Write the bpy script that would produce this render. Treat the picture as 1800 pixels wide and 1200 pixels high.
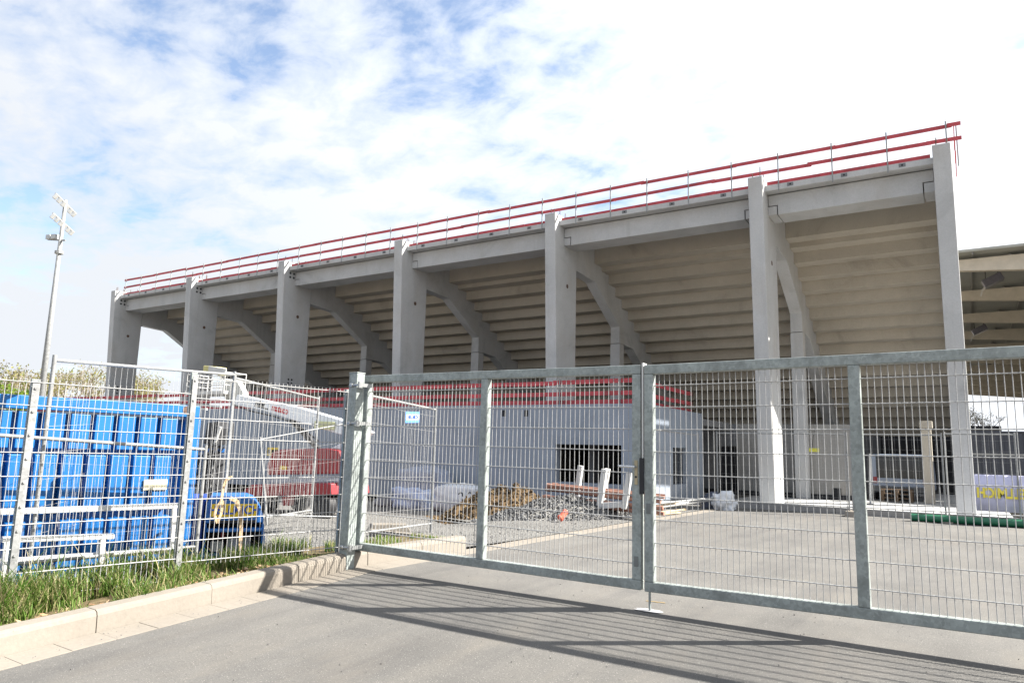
import bpy, bmesh, math, random
from mathutils import Vector, Matrix, noise
R = math.radians
for o in list(bpy.data.objects): bpy.data.objects.remove(o)
scn = bpy.context.scene
COL = scn.collection

# ------------------------------------------------------------------ camera
F, PITCH, ROLL, YAW, CH = 1248.36, 0.151764, 0.0261918, -0.567332, 1.36
def cam_axes():
    cy, sy, cp, sp = math.cos(YAW), math.sin(YAW), math.cos(PITCH), math.sin(PITCH)
    fwd = Vector((sy*cp, cy*cp, sp)); right = Vector((cy, -sy, 0)); up = right.cross(fwd)
    c, s = math.cos(ROLL), math.sin(ROLL)
    return c*right+s*up, -s*right+c*up, fwd
CR, CU, CF = cam_axes()
cam = bpy.data.cameras.new('camera'); camo = bpy.data.objects.new('camera', cam); COL.objects.link(camo)
cam.sensor_width = 36; cam.lens = F/1800*36; cam.clip_start = .05; cam.clip_end = 3000
M = Matrix.Identity(4)
for i in range(3): M[i][0], M[i][1], M[i][2] = CR[i], CU[i], -CF[i]
M[2][3] = CH
camo.matrix_world = M
scn.camera = camo
CPOS = Vector((0, 0, CH))
def ray(px, py): return CR*((px-900)/F) - CU*((py-600)/F) + CF
def on_x(px, py, X): v = ray(px, py); return CPOS+v*(X/v.x)
def on_y(px, py, Y): v = ray(px, py); return CPOS+v*(Y/v.y)
def on_z(px, py, Z): v = ray(px, py); return CPOS+v*((Z-CH)/v.z)
def on_p(px, py, p0, d):                       # vertical plane through p0 along d
    v = ray(px, py); n = Vector((-d[1], d[0])); k = (n.x*p0[0]+n.y*p0[1])/(n.x*v.x+n.y*v.y)
    return CPOS+v*k
def at_d(px, py, D): v = ray(px, py); return CPOS+v*(D/math.hypot(v.x, v.y))

# ------------------------------------------------------------------ light
SUN = Vector((.98, .61, 1.0)).normalized()
SEL = math.asin(SUN.z); SAZ = math.atan2(SUN.x, SUN.y)
scn.view_settings.view_transform = 'Standard'; scn.view_settings.look = 'None'
scn.view_settings.gamma = 1; scn.view_settings.use_curve_mapping = False
scn.view_settings.exposure = 1.85
sd = bpy.data.lights.new('sun', 'SUN'); sd.energy = 5.0; sd.angle = R(.55); sd.color = (1, .95, .87)
so = bpy.data.objects.new('sun', sd); COL.objects.link(so); so.location = (30, 20, 40)
so.rotation_euler = (-SUN).to_track_quat('-Z', 'Y').to_euler()
wd = bpy.data.worlds.new('World'); scn.world = wd; wd.use_nodes = True
def build_world():
    nt = wd.node_tree; N = nt.nodes; L = nt.links; N.clear()
    def n(t, **k):
        x = N.new(t)
        for a, b in k.items(): setattr(x, a, b)
        return x
    out = n('ShaderNodeOutputWorld'); bg = n('ShaderNodeBackground'); bg.inputs[1].default_value = .075
    sky = n('ShaderNodeTexSky', sky_type='NISHITA', sun_disc=False, sun_elevation=SEL, sun_rotation=SAZ,
            air_density=1.0, dust_density=.6, ozone_density=1.5, altitude=100)
    tc = n('ShaderNodeTexCoord'); sep = n('ShaderNodeSeparateXYZ'); L.new(tc.outputs['Generated'], sep.inputs[0])
    zz = n('ShaderNodeMath', operation='MAXIMUM'); L.new(sep.outputs[2], zz.inputs[0]); zz.inputs[1].default_value = 0
    za = n('ShaderNodeMath', operation='ADD'); L.new(zz.outputs[0], za.inputs[0]); za.inputs[1].default_value = .16
    dx = n('ShaderNodeMath', operation='DIVIDE'); L.new(sep.outputs[0], dx.inputs[0]); L.new(za.outputs[0], dx.inputs[1])
    dy = n('ShaderNodeMath', operation='DIVIDE'); L.new(sep.outputs[1], dy.inputs[0]); L.new(za.outputs[0], dy.inputs[1])
    cb = n('ShaderNodeCombineXYZ'); L.new(dx.outputs[0], cb.inputs[0]); L.new(dy.outputs[0], cb.inputs[1])
    mp = n('ShaderNodeMapping'); L.new(cb.outputs[0], mp.inputs[0]); mp.inputs['Location'].default_value = (SKYX, SKYY, 0)
    mp.inputs['Rotation'].default_value = (0, 0, R(35)); mp.inputs['Scale'].default_value = (1.0, 1.25, 1)
    n1 = n('ShaderNodeTexNoise'); n1.inputs['Scale'].default_value = 1.0; n1.inputs['Detail'].default_value = 5; n1.inputs['Roughness'].default_value = .55
    n2 = n('ShaderNodeTexNoise'); n2.inputs['Scale'].default_value = 5.6; n2.inputs['Detail'].default_value = 8; n2.inputs['Roughness'].default_value = .6
    n2.inputs['Distortion'].default_value = .25
    L.new(mp.outputs[0], n1.inputs[0]); L.new(mp.outputs[0], n2.inputs[0])
    mx = n('ShaderNodeMath', operation='MULTIPLY'); L.new(n1.outputs[0], mx.inputs[0]); mx.inputs[1].default_value = .95
    m2 = n('ShaderNodeMath', operation='MULTIPLY_ADD'); L.new(n2.outputs[0], m2.inputs[0]); m2.inputs[1].default_value = .75; L.new(mx.outputs[0], m2.inputs[2])
    nm = n('ShaderNodeVectorMath', operation='DOT_PRODUCT'); L.new(tc.outputs['Generated'], nm.inputs[0]); nm.inputs[1].default_value = SUN
    hz1 = n('ShaderNodeMapRange'); L.new(sep.outputs[2], hz1.inputs[0]); hz1.inputs[1].default_value = .46; hz1.inputs[2].default_value = .12; hz1.inputs[3].default_value = 0; hz1.inputs[4].default_value = .20
    su1 = n('ShaderNodeMapRange'); L.new(nm.outputs['Value'], su1.inputs[0]); su1.inputs[1].default_value = .25; su1.inputs[2].default_value = .7; su1.inputs[3].default_value = 0; su1.inputs[4].default_value = .22
    ad1 = n('ShaderNodeMath', operation='ADD'); L.new(m2.outputs[0], ad1.inputs[0]); L.new(hz1.outputs[0], ad1.inputs[1])
    ad2 = n('ShaderNodeMath', operation='ADD'); L.new(ad1.outputs[0], ad2.inputs[0]); L.new(su1.outputs[0], ad2.inputs[1])
    rp = n('ShaderNodeValToRGB'); L.new(ad2.outputs[0], rp.inputs[0])
    rp.color_ramp.elements[0].position = .74; rp.color_ramp.elements[0].color = (.12, .12, .12, 1)
    rp.color_ramp.elements[1].position = 1.0; rp.color_ramp.elements[1].color = (1, 1, 1, 1)
    e = rp.color_ramp.elements.new(.85); e.color = (.62, .62, .62, 1)
    # clouds are brighter near the sun (forward scattering)
    br = n('ShaderNodeMapRange'); L.new(nm.outputs['Value'], br.inputs[0])
    br.inputs[1].default_value = -.2; br.inputs[2].default_value = .6; br.inputs[3].default_value = 3.5; br.inputs[4].default_value = 5.0
    cc = n('ShaderNodeMix', data_type='RGBA'); cc.blend_type = 'MULTIPLY'; cc.inputs[0].default_value = 1
    cc.inputs[6].default_value = (.93, .97, 1.03, 1); L.new(br.outputs[0], cc.inputs[7])
    mix = n('ShaderNodeMix', data_type='RGBA'); L.new(rp.outputs[0], mix.inputs[0]); L.new(sky.outputs[0], mix.inputs[6]); L.new(cc.outputs[2], mix.inputs[7])
    L.new(mix.outputs[2], bg.inputs[0]); L.new(bg.outputs[0], out.inputs[0])
SKYX, SKYY = 3.9, 8.1
build_world()

# ------------------------------------------------------------------ materials
MATS = {}
def new_mat(name):
    m = bpy.data.materials.new(name); m.use_nodes = True
    b = m.node_tree.nodes['Principled BSDF']; return m, m.node_tree, b
def node(nt, t, **k):
    x = nt.nodes.new(t)
    for a, b in k.items(): setattr(x, a, b)
    return x
def ramp(nt, fac, stops):
    r = node(nt, 'ShaderNodeValToRGB'); nt.links.new(fac, r.inputs[0])
    el = r.color_ramp.elements
    el[0].position, el[0].color = stops[0][0], (*stops[0][1], 1)
    el[1].position, el[1].color = stops[-1][0], (*stops[-1][1], 1)
    for p, c in stops[1:-1]: e = el.new(p); e.color = (*c, 1)
    return r.outputs[0]
def ntex(nt, scale, detail=4, rough=.55, vec=None, dist=0):
    t = node(nt, 'ShaderNodeTexNoise'); t.inputs['Scale'].default_value = scale; t.inputs['Detail'].default_value = detail
    t.inputs['Roughness'].default_value = rough; t.inputs['Distortion'].default_value = dist
    if vec is not None: nt.links.new(vec, t.inputs[0])
    return t.outputs[0]
def coords(nt, scale=(1, 1, 1), kind='Object'):
    tc = node(nt, 'ShaderNodeTexCoord'); mp = node(nt, 'ShaderNodeMapping'); mp.inputs['Scale'].default_value = scale
    nt.links.new(tc.outputs[kind], mp.inputs[0]); return mp.outputs[0]
def bump(nt, b, h, strength=.3, dist=.01):
    bp = node(nt, 'ShaderNodeBump'); bp.inputs['Strength'].default_value = strength; bp.inputs['Distance'].default_value = dist
    nt.links.new(h, bp.inputs['Height']); nt.links.new(bp.outputs[0], b.inputs['Normal'])
def mixc(nt, a, b, f, mode='MIX'):
    m = node(nt, 'ShaderNodeMix', data_type='RGBA'); m.blend_type = mode
    for i, v in ((0, f), (6, a), (7, b)):
        if hasattr(v, 'is_linked'): nt.links.new(v, m.inputs[i])
        elif i: m.inputs[i].default_value = (*v, 1)
        else: m.inputs[0].default_value = v
    return m.outputs[2]
def sc(c, k): return tuple(min(1, x*k) for x in c)
def simple(name, col, rough=.6, metal=0, var=.12, nscale=6, bstr=.05, spec=.4, grime=None):
    if name in MATS: return MATS[name]
    m, nt, b = new_mat(name); v = coords(nt)
    n1 = ntex(nt, nscale, 6, .6, v)
    c = ramp(nt, n1, [(.3, sc(col, 1-var)), (.7, sc(col, 1+var))])
    if grime:
        n2 = ntex(nt, nscale*.35, 8, .7, v); f = ramp(nt, n2, [(.5, (0, 0, 0)), (.72, (1, 1, 1))])
        c = mixc(nt, c, grime, f)
    nt.links.new(c, b.inputs['Base Color']); b.inputs['Roughness'].default_value = rough; b.inputs['Metallic'].default_value = metal
    b.inputs['Specular IOR Level'].default_value = spec
    if bstr: bump(nt, b, ntex(nt, nscale*9, 4, .6, v), bstr, .01)
    MATS[name] = m; return m
def concrete(name, col, streak=.5, warm=(.36, .31, .25), bstr=.18):
    if name in MATS: return MATS[name]
    m, nt, b = new_mat(name); v = coords(nt)
    big = ntex(nt, .55, 8, .68, v, .6); c = ramp(nt, big, [(.30, sc(col, .74)), (.42, sc(col, .93)), (.55, col), (.74, sc(col, 1.10))])
    vs = coords(nt, (1.6, 1.6, .12)); st = ntex(nt, 1.5, 6, .65, vs)
    c = mixc(nt, c, sc(col, .62), ramp(nt, st, [(.55, (0, 0, 0)), (.8, (streak, streak, streak))]))
    w = ntex(nt, .9, 4, .5, coords(nt, (1, 1.3, .7))); c = mixc(nt, c, warm, ramp(nt, w, [(.5, (0, 0, 0)), (.85, (.35, .35, .35))]))
    fine = ntex(nt, 26, 5, .7, v); c = mixc(nt, c, ramp(nt, fine, [(.3, (.90, .90, .90)), (.7, (1.05, 1.05, 1.05))]), 1, 'MULTIPLY')
    vo = node(nt, 'ShaderNodeTexVoronoi'); vo.inputs['Scale'].default_value = 9; nt.links.new(v, vo.inputs[0])
    c = mixc(nt, c, sc(col, .45), ramp(nt, vo.outputs[0], [(.025, (.5, .5, .5)), (.05, (0, 0, 0))]))
    nt.links.new(c, b.inputs['Base Color']); b.inputs['Roughness'].default_value = .85; b.inputs['Specular IOR Level'].default_value = .25
    bump(nt, b, fine, bstr, .006)
    MATS[name] = m; return m
def galv(name, col, rough=.42, metal=.35, cell=42, dark=.72):
    if name in MATS: return MATS[name]
    m, nt, b = new_mat(name); v = coords(nt)
    vo = node(nt, 'ShaderNodeTexVoronoi'); vo.inputs['Scale'].default_value = cell; nt.links.new(v, vo.inputs[0])
    n1 = ntex(nt, 5, 6, .65, v, .4); n2 = ntex(nt, 34, 5, .6, v)
    c = ramp(nt, n1, [(.3, sc(col, dark)), (.55, col), (.75, sc(col, 1.16))])
    c = mixc(nt, c, ramp(nt, vo.outputs['Color'], [(.1, (.8, .8, .8)), (.9, (1.1, 1.1, 1.1))]), 1, 'MULTIPLY')
    c = mixc(nt, c, sc(col, .55), ramp(nt, n2, [(.58, (0, 0, 0)), (.7, (.55, .55, .55))]))
    nt.links.new(c, b.inputs['Base Color']); b.inputs['Metallic'].default_value = metal
    nt.links.new(ramp(nt, n1, [(.3, (rough-.08,)*3), (.7, (rough+.15,)*3)]), b.inputs['Roughness'])
    MATS[name] = m; return m
def island(name, cols, rough=.7, trans=0, spec=.3):
    m, nt, b = new_mat(name); g = node(nt, 'ShaderNodeNewGeometry')
    st = [(i/(len(cols)-1), c) for i, c in enumerate(cols)]
    c = ramp(nt, g.outputs['Random Per Island'], st)
    nt.links.new(c, b.inputs['Base Color']); b.inputs['Roughness'].default_value = rough; b.inputs['Specular IOR Level'].default_value = spec
    if trans:
        tr = node(nt, 'ShaderNodeBsdfTranslucent'); nt.links.new(c, tr.inputs[0])
        mx = node(nt, 'ShaderNodeMixShader'); mx.inputs[0].default_value = trans
        nt.links.new(b.outputs[0], mx.inputs[1]); nt.links.new(tr.outputs[0], mx.inputs[2])
        nt.links.new(mx.outputs[0], nt.nodes['Material Output'].inputs[0])
    MATS[name] = m; return m
def asphalt(name, col, tan=(.2, .17, .13)):
    m, nt, b = new_mat(name); v = coords(nt)
    fine = ntex(nt, 95, 4, .85, v); mid = ntex(nt, 2.2, 6, .6, v); big = ntex(nt, .35, 5, .55, v)
    c = ramp(nt, big, [(.3, sc(col, .86)), (.7, sc(col, 1.12))])
    c = mixc(nt, c, ramp(nt, mid, [(.3, (.9, .9, .9)), (.7, (1.1, 1.09, 1.07))]), 1, 'MULTIPLY')
    c = mixc(nt, c, ramp(nt, fine, [(.25, (.5, .5, .51)), (.5, (1, 1, 1)), (.78, (1.6, 1.57, 1.52))]), 1, 'MULTIPLY')
    vo = node(nt, 'ShaderNodeTexVoronoi'); vo.inputs['Scale'].default_value = 46; nt.links.new(v, vo.inputs[0])
    c = mixc(nt, c, (.40, .385, .355), ramp(nt, vo.outputs[0], [(.06, (.8, .8, .8)), (.16, (0, 0, 0))]))
    du = ntex(nt, .9, 7, .7, coords(nt, (1.5, .5, 1)))
    c = mixc(nt, c, tan, ramp(nt, du, [(.52, (0, 0, 0)), (.75, (.5, .5, .5))]))
    tw = ntex(nt, 1.0, 5, .6, coords(nt, (1.9, .16, 1)), .3); c = mixc(nt, c, ramp(nt, tw, [(.35, (.86, .86, .87)), (.5, (1, 1, 1)), (.68, (1.10, 1.09, 1.07))]), 1, 'MULTIPLY')
    vk = node(nt, 'ShaderNodeTexVoronoi'); vk.inputs['Scale'].default_value = 2.3; nt.links.new(v, vk.inputs[0])
    c = mixc(nt, c, sc(col, .3), ramp(nt, vk.outputs[0], [(.012, (.9, .9, .9)), (.022, (0, 0, 0))]))
    nt.links.new(c, b.inputs['Base Color']); b.inputs['Roughness'].default_value = .88; b.inputs['Specular IOR Level'].default_value = .25
    bump(nt, b, fine, .5, .006); MATS[name] = m; return m
def gravel_mat(name, c0, c1, scale=38):
    m, nt, b = new_mat(name); v = coords(nt)
    vo = node(nt, 'ShaderNodeTexVoronoi'); vo.inputs['Scale'].default_value = scale; nt.links.new(v, vo.inputs[0])
    c = ramp(nt, vo.outputs['Color'], [(.1, c0), (.9, c1)])
    big = ntex(nt, .5, 6, .6, v); c = mixc(nt, c, ramp(nt, big, [(.3, (.75, .74, .72)), (.7, (1.2, 1.18, 1.12))]), 1, 'MULTIPLY')
    nt.links.new(c, b.inputs['Base Color']); b.inputs['Roughness'].default_value = .95
    bump(nt, b, vo.outputs['Distance'], .8, .03); MATS[name] = m; return m

CONC = concrete('precast concrete', (.46, .465, .465))
CONC_S = concrete('seating concrete', (.46, .42, .355), .25, (.43, .37, .29))
CONC_K = concrete('kerb concrete', (.215, .193, .165), .15, (.18, .15, .115), .3)
RENDERW = concrete('grey wall panel', (.265, .302, .36), .12, (.215, .25, .30), .06)
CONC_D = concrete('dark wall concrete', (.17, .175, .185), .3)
GALV = galv('galvanised frame', (.27, .30, .29), .5, .05, 42, .62)
GALVL = galv('galvanised wire', (.37, .37, .365), .45, .05, 90, .88)
TUBE = galv('galvanised tube', (.27, .275, .275), .45, .15, 60)
REDP = simple('red painted board', (.42, .065, .078), .6, 0, .2, 3, .08, .3, (.20, .04, .045))
BLUE = simple('blue container paint', (.010, .115, .34), .42, 0, .10, 2.5, .04, .4, (.012, .10, .28))
BLUE2 = simple('blue machine paint', (.012, .115, .37), .35, 0, .1, 4, .02, .5)
def worn(m, light, rust):
    nt = m.node_tree; b = nt.nodes['Principled BSDF']; src = b.inputs['Base Color'].links[0].from_socket
    sc1 = ntex(nt, 3.2, 10, .78, coords(nt, (1.2, 1.2, .25)), 1.2); c = mixc(nt, src, light, ramp(nt, sc1, [(.60, (0, 0, 0)), (.66, (.75, .75, .75))]))
    sc2 = ntex(nt, 5.5, 8, .75, coords(nt, (1, 1, .35))); c = mixc(nt, c, rust, ramp(nt, sc2, [(.66, (0, 0, 0)), (.72, (.9, .9, .9))]))
    nt.links.new(c, b.inputs['Base Color'])
worn(BLUE, (.06, .17, .36), (.10, .045, .025))
WHITE = simple('white paint', (.50, .50, .49), .45, 0, .08, 5, .04, .4, (.40, .39, .36))
WHITEM = simple('white boom paint', (.78, .81, .84), .35, 0, .05, 3, .02, .5)
REDM = simple('red machine paint', (.27, .014, .02), .4, 0, .12, 3, .03, .5)
BLACK = simple('black rubber', (.018, .018, .02), .6, 0, .3, 8, .1)
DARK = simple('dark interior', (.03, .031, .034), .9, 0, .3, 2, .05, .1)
REBAR = simple('rusty rebar', (.12, .075, .055), .8, .2, .3, 20, .1)
YEL = simple('yellow sign paint', (.75, .52, .03), .5)
LETB = simple('blue lettering', (.03, .09, .38), .5, 0, .05, 5, 0)
LETK = simple('black lettering', (.02, .02, .02), .5, 0, .05, 5, 0)
LETR = simple('red lettering', (.55, .02, .03), .5, 0, .05, 5, 0)
STRAP = simple('tan webbing', (.42, .31, .19), .9, 0, .2, 30, .2, .2)
WOOD = simple('pale timber', (.52, .40, .26), .8, 0, .2, 9, .1, .2)
OLDW = simple('weathered pallet wood', (.15, .105, .07), .9, 0, .3, 9, .1, .2)
GLASS = simple('dark window glass', (.015, .018, .022), .08, 0, .1, 2, 0, .6)
PIPE = simple('pinkish rusty pipe', (.36, .20, .15), .7, 0, .2, 7, .1, .3, (.22, .10, .07))
PIPE2 = simple('dull red brown pipe', (.22, .115, .085), .75, 0, .25, 7, .1, .3, (.12, .06, .045))
TARP = simple('white woven plastic', (.58, .60, .63), .7, 0, .1, 5, .12, .3)
TARPG = simple('grey blue sheet', (.22, .25, .32), .6, 0, .2, 6, .1, .3)
GREENP = simple('green plastic pipe', (.01, .11, .055), .4, 0, .1, 5, .03, .5)
LILAC = simple('pale lilac banner', (.55, .55, .72), .7, 0, .06, 3, .05, .2)
SOIL = simple('clay soil', (.085, .058, .032), .95, 0, .45, 7, .6, .1, (.06, .038, .022))
ASPH = asphalt('driveway asphalt', (.113, .110, .1055), (.15, .135, .115))
GRAV = gravel_mat('grey gravel', (.07, .07, .072), (.20, .197, .19))
TERR = gravel_mat('site ground', (.16, .14, .11), (.24, .21, .17), 20)
VERGE = simple('verge soil', (.13, .10, .06), .95, 0, .4, 14, .6, .1, (.07, .08, .03))
GRASSM = island('grass blades', [(.035, .085, .01), (.07, .145, .016), (.11, .20, .03), (.17, .235, .06), (.30, .27, .13), (.38, .32, .19)], .55, .4)
STONE = island('crushed stone', [(.02, .021, .024), (.05, .051, .055), (.10, .102, .107), (.20, .20, .20)], .8)
STONE2 = island('lot pebbles', [(.07, .07, .07), (.11, .108, .104), (.16, .156, .15), (.24, .23, .22)], .9)
CLOD = island('soil clods', [(.03, .02, .013), (.06, .04, .022), (.11, .075, .04), (.19, .135, .07)], .95)
LEAFY = island('spring leaves', [(.22, .18, .08), (.28, .25, .09), (.25, .27, .08), (.34, .30, .15)], .7, .3)
LEAFG = island('fresh green leaves', [(.12, .20, .03), (.20, .30, .04), (.28, .36, .06)], .7, .35)
DEADL = island('dry leaves', [(.16, .09, .05), (.28, .18, .10), (.36, .26, .17)], .9)
BARK = simple('bark', (.22, .19, .16), .9, 0, .25, 12, .3, .1)
ROOFM = simple('roof underside', (.30, .31, .29), .7, 0, .1, 1, .02, .3)
GLULAM = simple('tan rafter', (.46, .425, .36), .7, 0, .1, 2, .05, .3)

# ------------------------------------------------------------------ mesh helpers
class MB:
    def __init__(s): s.v = []; s.f = []
    def add(s, vs, fs):
        k = len(s.v); s.v += [tuple(v) for v in vs]; s.f += [tuple(i+k for i in f) for f in fs]; return s
    def box(s, x0, x1, y0, y1, z0, z1):
        return s.add([(x, y, z) for z in (z0, z1) for y in (y0, y1) for x in (x0, x1)],
                     [(0, 2, 3, 1), (4, 5, 7, 6), (0, 1, 5, 4), (2, 6, 7, 3), (0, 4, 6, 2), (1, 3, 7, 5)])
    def obox(s, c, ax, ay, az, hx, hy, hz):
        c = Vector(c); ax = Vector(ax)*hx; ay = Vector(ay)*hy; az = Vector(az)*hz
        return s.add([c+ax*i+ay*j+az*k for k in (-1, 1) for j in (-1, 1) for i in (-1, 1)],
                     [(0, 2, 3, 1), (4, 5, 7, 6), (0, 1, 5, 4), (2, 6, 7, 3), (0, 4, 6, 2), (1, 3, 7, 5)])
    def bar(s, p, q, w, h, side=None):
        p, q = Vector(p), Vector(q); d = (q-p); l = d.length; d.normalize()
        u = Vector((0, 0, 1)) if abs(d.z) < .9 else Vector((0, 1, 0))
        if side is not None: a = Vector(side).normalized(); a = (a-d*a.dot(d)).normalized()
        else: a = d.cross(u).normalized()
        b = a.cross(d).normalized()
        return s.obox((p+q)/2, d, a, b, l/2, w/2, h/2)
    def tube(s, p, q, r, n=8, r2=None, cap=True):
        p, q = Vector(p), Vector(q); d = (q-p).normalized(); r2 = r if r2 is None else r2
        a = d.orthogonal().normalized(); b = d.cross(a)
        vs = []
        for c, rr in ((p, r), (q, r2)):
            for i in range(n): t = 2*math.pi*i/n; vs.append(c+a*(rr*math.cos(t))+b*(rr*math.sin(t)))
        fs = [(i, (i+1) % n, n+(i+1) % n, n+i) for i in range(n)]
        if cap: fs += [tuple(range(n))[::-1], tuple(range(n, 2*n))]
        return s.add(vs, fs)
    def path(s, pts, r, n=6):
        for a, b in zip(pts, pts[1:]): s.tube(a, b, r, n)
        return s
    def prism(s, poly, axis, lo, hi):
        n = len(poly)
        def P(u, w, t):
            return {'x': (t, u, w), 'y': (u, t, w), 'z': (u, w, t)}[axis]
        vs = [P(u, w, lo) for u, w in poly]+[P(u, w, hi) for u, w in poly]
        fs = [tuple(range(n)), tuple(range(2*n-1, n-1, -1))]+[(i, n+i, n+(i+1) % n, (i+1) % n) for i in range(n)]
        return s.add(vs, fs)
    def hexa(s, q0, q1):
        vs = list(q0)+list(q1)
        return s.add(vs, [(0, 1, 2, 3), (7, 6, 5, 4)]+[(i, 4+i, 4+(i+1) % 4, (i+1) % 4) for i in range(4)])
def fix(me):
    bm = bmesh.new(); bm.from_mesh(me); bmesh.ops.recalc_face_normals(bm, faces=bm.faces); bm.to_mesh(me); bm.free()
def root_loc(p):
    while p is not None and p.parent is not None: p = p.parent
    return Vector(p.location) if p is not None else Vector((0, 0, 0))
def put(name, mb, mat, parent=None, bev=0, smooth=False, local=False, loc=None, recalc=True):
    """one mesh object; mb in world coordinates (or in the parent's own when local)"""
    off = Vector((0, 0, 0)) if (local or parent is None) else root_loc(parent)
    if loc is not None and parent is None: off = Vector(loc)
    me = bpy.data.meshes.new(name); me.from_pydata([tuple(Vector(v)-off) for v in mb.v], [], mb.f)
    if recalc: fix(me)
    me.materials.append(mat)
    if smooth:
        for p in me.polygons: p.use_smooth = True
        if smooth != 'all': me.set_sharp_from_angle(angle=R(40))
    o = bpy.data.objects.new(name, me); COL.objects.link(o)
    if parent is not None: o.parent = parent
    elif loc is not None: o.location = loc
    if bev:
        b = o.modifiers.new('bevel', 'BEVEL'); b.width = bev; b.segments = 2; b.limit_method = 'ANGLE'; b.angle_limit = R(40); b.harden_normals = False
    return o
def link_copy(o, parent, name=None):
    c = o.copy(); COL.objects.link(c); c.parent = parent; return c
def tag(o, label, cat, group=None, kind=None):
    o['label'] = label; o['category'] = cat
    if group: o['group'] = group
    if kind: o['kind'] = kind
    return o
def thing(name, label, cat, loc=(0, 0, 0), rz=0, group=None):
    o = bpy.data.objects.new(name, None); COL.objects.link(o); o.location = loc; o.rotation_euler = (0, 0, rz); o.empty_display_size = .2
    return tag(o, label, cat, group)
def struct(o): o['kind'] = 'structure'; return o
def text_mesh(txt, size, ext=.002, bold=.0):
    cu = bpy.data.curves.new('t', 'FONT'); cu.body = txt; cu.size = size; cu.extrude = ext; cu.offset = bold; cu.align_x = 'CENTER'; cu.align_y = 'CENTER'
    ob = bpy.data.objects.new('t', cu); COL.objects.link(ob); dg = bpy.context.evaluated_depsgraph_get()
    me = bpy.data.meshes.new_from_object(ob.evaluated_get(dg)); bpy.data.objects.remove(ob); return me
def put_text(name, txt, size, c, xdir, ydir, mat, parent, bold=0, squeeze=1):
    me = text_mesh(txt, size, .003, bold); x = Vector(xdir).normalized(); y = Vector(ydir).normalized(); z = x.cross(y); off = root_loc(parent)
    for v in me.vertices: v.co = Vector(c)-off+x*(v.co.x*squeeze)+y*v.co.y+z*v.co.z
    me.materials.clear(); me.materials.append(mat); o = bpy.data.objects.new(name, me); COL.objects.link(o); o.parent = parent; return o

# ------------------------------------------------------------------ ground
def zg(Y):
    if Y < 6.2: return .055*(max(Y, -25)-6.2)
    return -.005*(min(Y, 30)-6.2)
def on_g(px, py, off=0):
    v = ray(px, py); lo, hi = .1, 400
    for _ in range(50):
        m = (lo+hi)/2; p = CPOS+v*m
        if p.z > zg(p.y)+off: lo = m
        else: hi = m
    return CPOS+v*lo
def sheet(name, x0, x1, ys, off, mat, zf=zg, nx=1):
    m = MB(); ys = sorted(ys)
    for i in range(len(ys)-1):
        for j in range(nx):
            a, b = x0+(x1-x0)*j/nx, x0+(x1-x0)*(j+1)/nx
            m.add([(a, ys[i], zf(ys[i])+off), (b, ys[i], zf(ys[i])+off), (b, ys[i+1], zf(ys[i+1])+off), (a, ys[i+1], zf(ys[i+1])+off)], [(0, 1, 2, 3)])
    return struct(put(name, m, mat))
sheet('ground', -900, 900, [-300, -25, 6.2, 30, 1500], -.62, TERR)
sheet('driveway', -5.64, 14, [-12, 6.2, 21], .0, ASPH)
def lotz(Y): return zg(Y)+.05 if Y < 6 else zg(Y)+max(0, .05*(1-(Y-6)/4))
def sst(a): a = max(0, min(1, a)); return a*a*(3-2*a)
def lot(X, Y): return lotz(Y)-.5*sst((Y-8.2)/6)*sst((-X-7.6)/3.0)
m = MB(); gx = [-70, -50, -40, -30, -24, -20, -17, -15]+[-13+.3*i for i in range(21)]+[-6.98]; gy = [-12, 0, 4, 6]+[6.5+.5*i for i in range(18)]+[16, 18, 22, 30]
for Y in gy:
    for X in gx: m.v.append((X, Y, lot(X, Y)+.004))
for i in range(len(gy)-1):
    for j in range(len(gx)-1): k = i*len(gx)+j; m.f.append((k, k+1, k+len(gx)+1, k+len(gx)))
struct(put('gravel_lot', m, GRAV, smooth='all'))
sheet('gravel_strip', -6.98, -5.95, [7.9, 10, 21], .006, GRAV, lotz)
GUT = struct(put('gutter', MB().add([(-5.93, y, zg(y)-.012) for y in (-6, 6.2, 21)]+[(-5.6, y, zg(y)-.012) for y in (-6, 6.2, 21)], [(0, 3, 4, 1), (1, 4, 5, 2)]), CONC_K))
rnd = random.Random(3)
y = -3.0
while y < 20.6:
    l = .33; a, b = y+.0015, y+l-.0015; dz = rnd.uniform(0, .002); xo = rnd.uniform(-.004, .004)
    m = MB().hexa([(-5.905+xo, a, zg(a)-.05), (-5.625+xo, a, zg(a)-.05), (-5.625+xo, b, zg(b)-.05), (-5.905+xo, b, zg(b)-.05)],
                  [(-5.905+xo, a, zg(a)+.008+dz), (-5.625+xo, a, zg(a)+.004+dz), (-5.625+xo, b, zg(b)+.004+dz), (-5.905+xo, b, zg(b)+.008+dz)])
    put('paver', m, CONC_K, GUT, .002); y += l
KERB = struct(put('kerb', MB().box(-6.06, -5.93, -6, 8.3, -1.2, -.95), CONC_K))
ks = [-2.7, -1.7, -.7, .3, 1.25, 2.25, 3.26, 4.29, 5.30, 5.87, 6.32, 7.3, 8.25]
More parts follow.
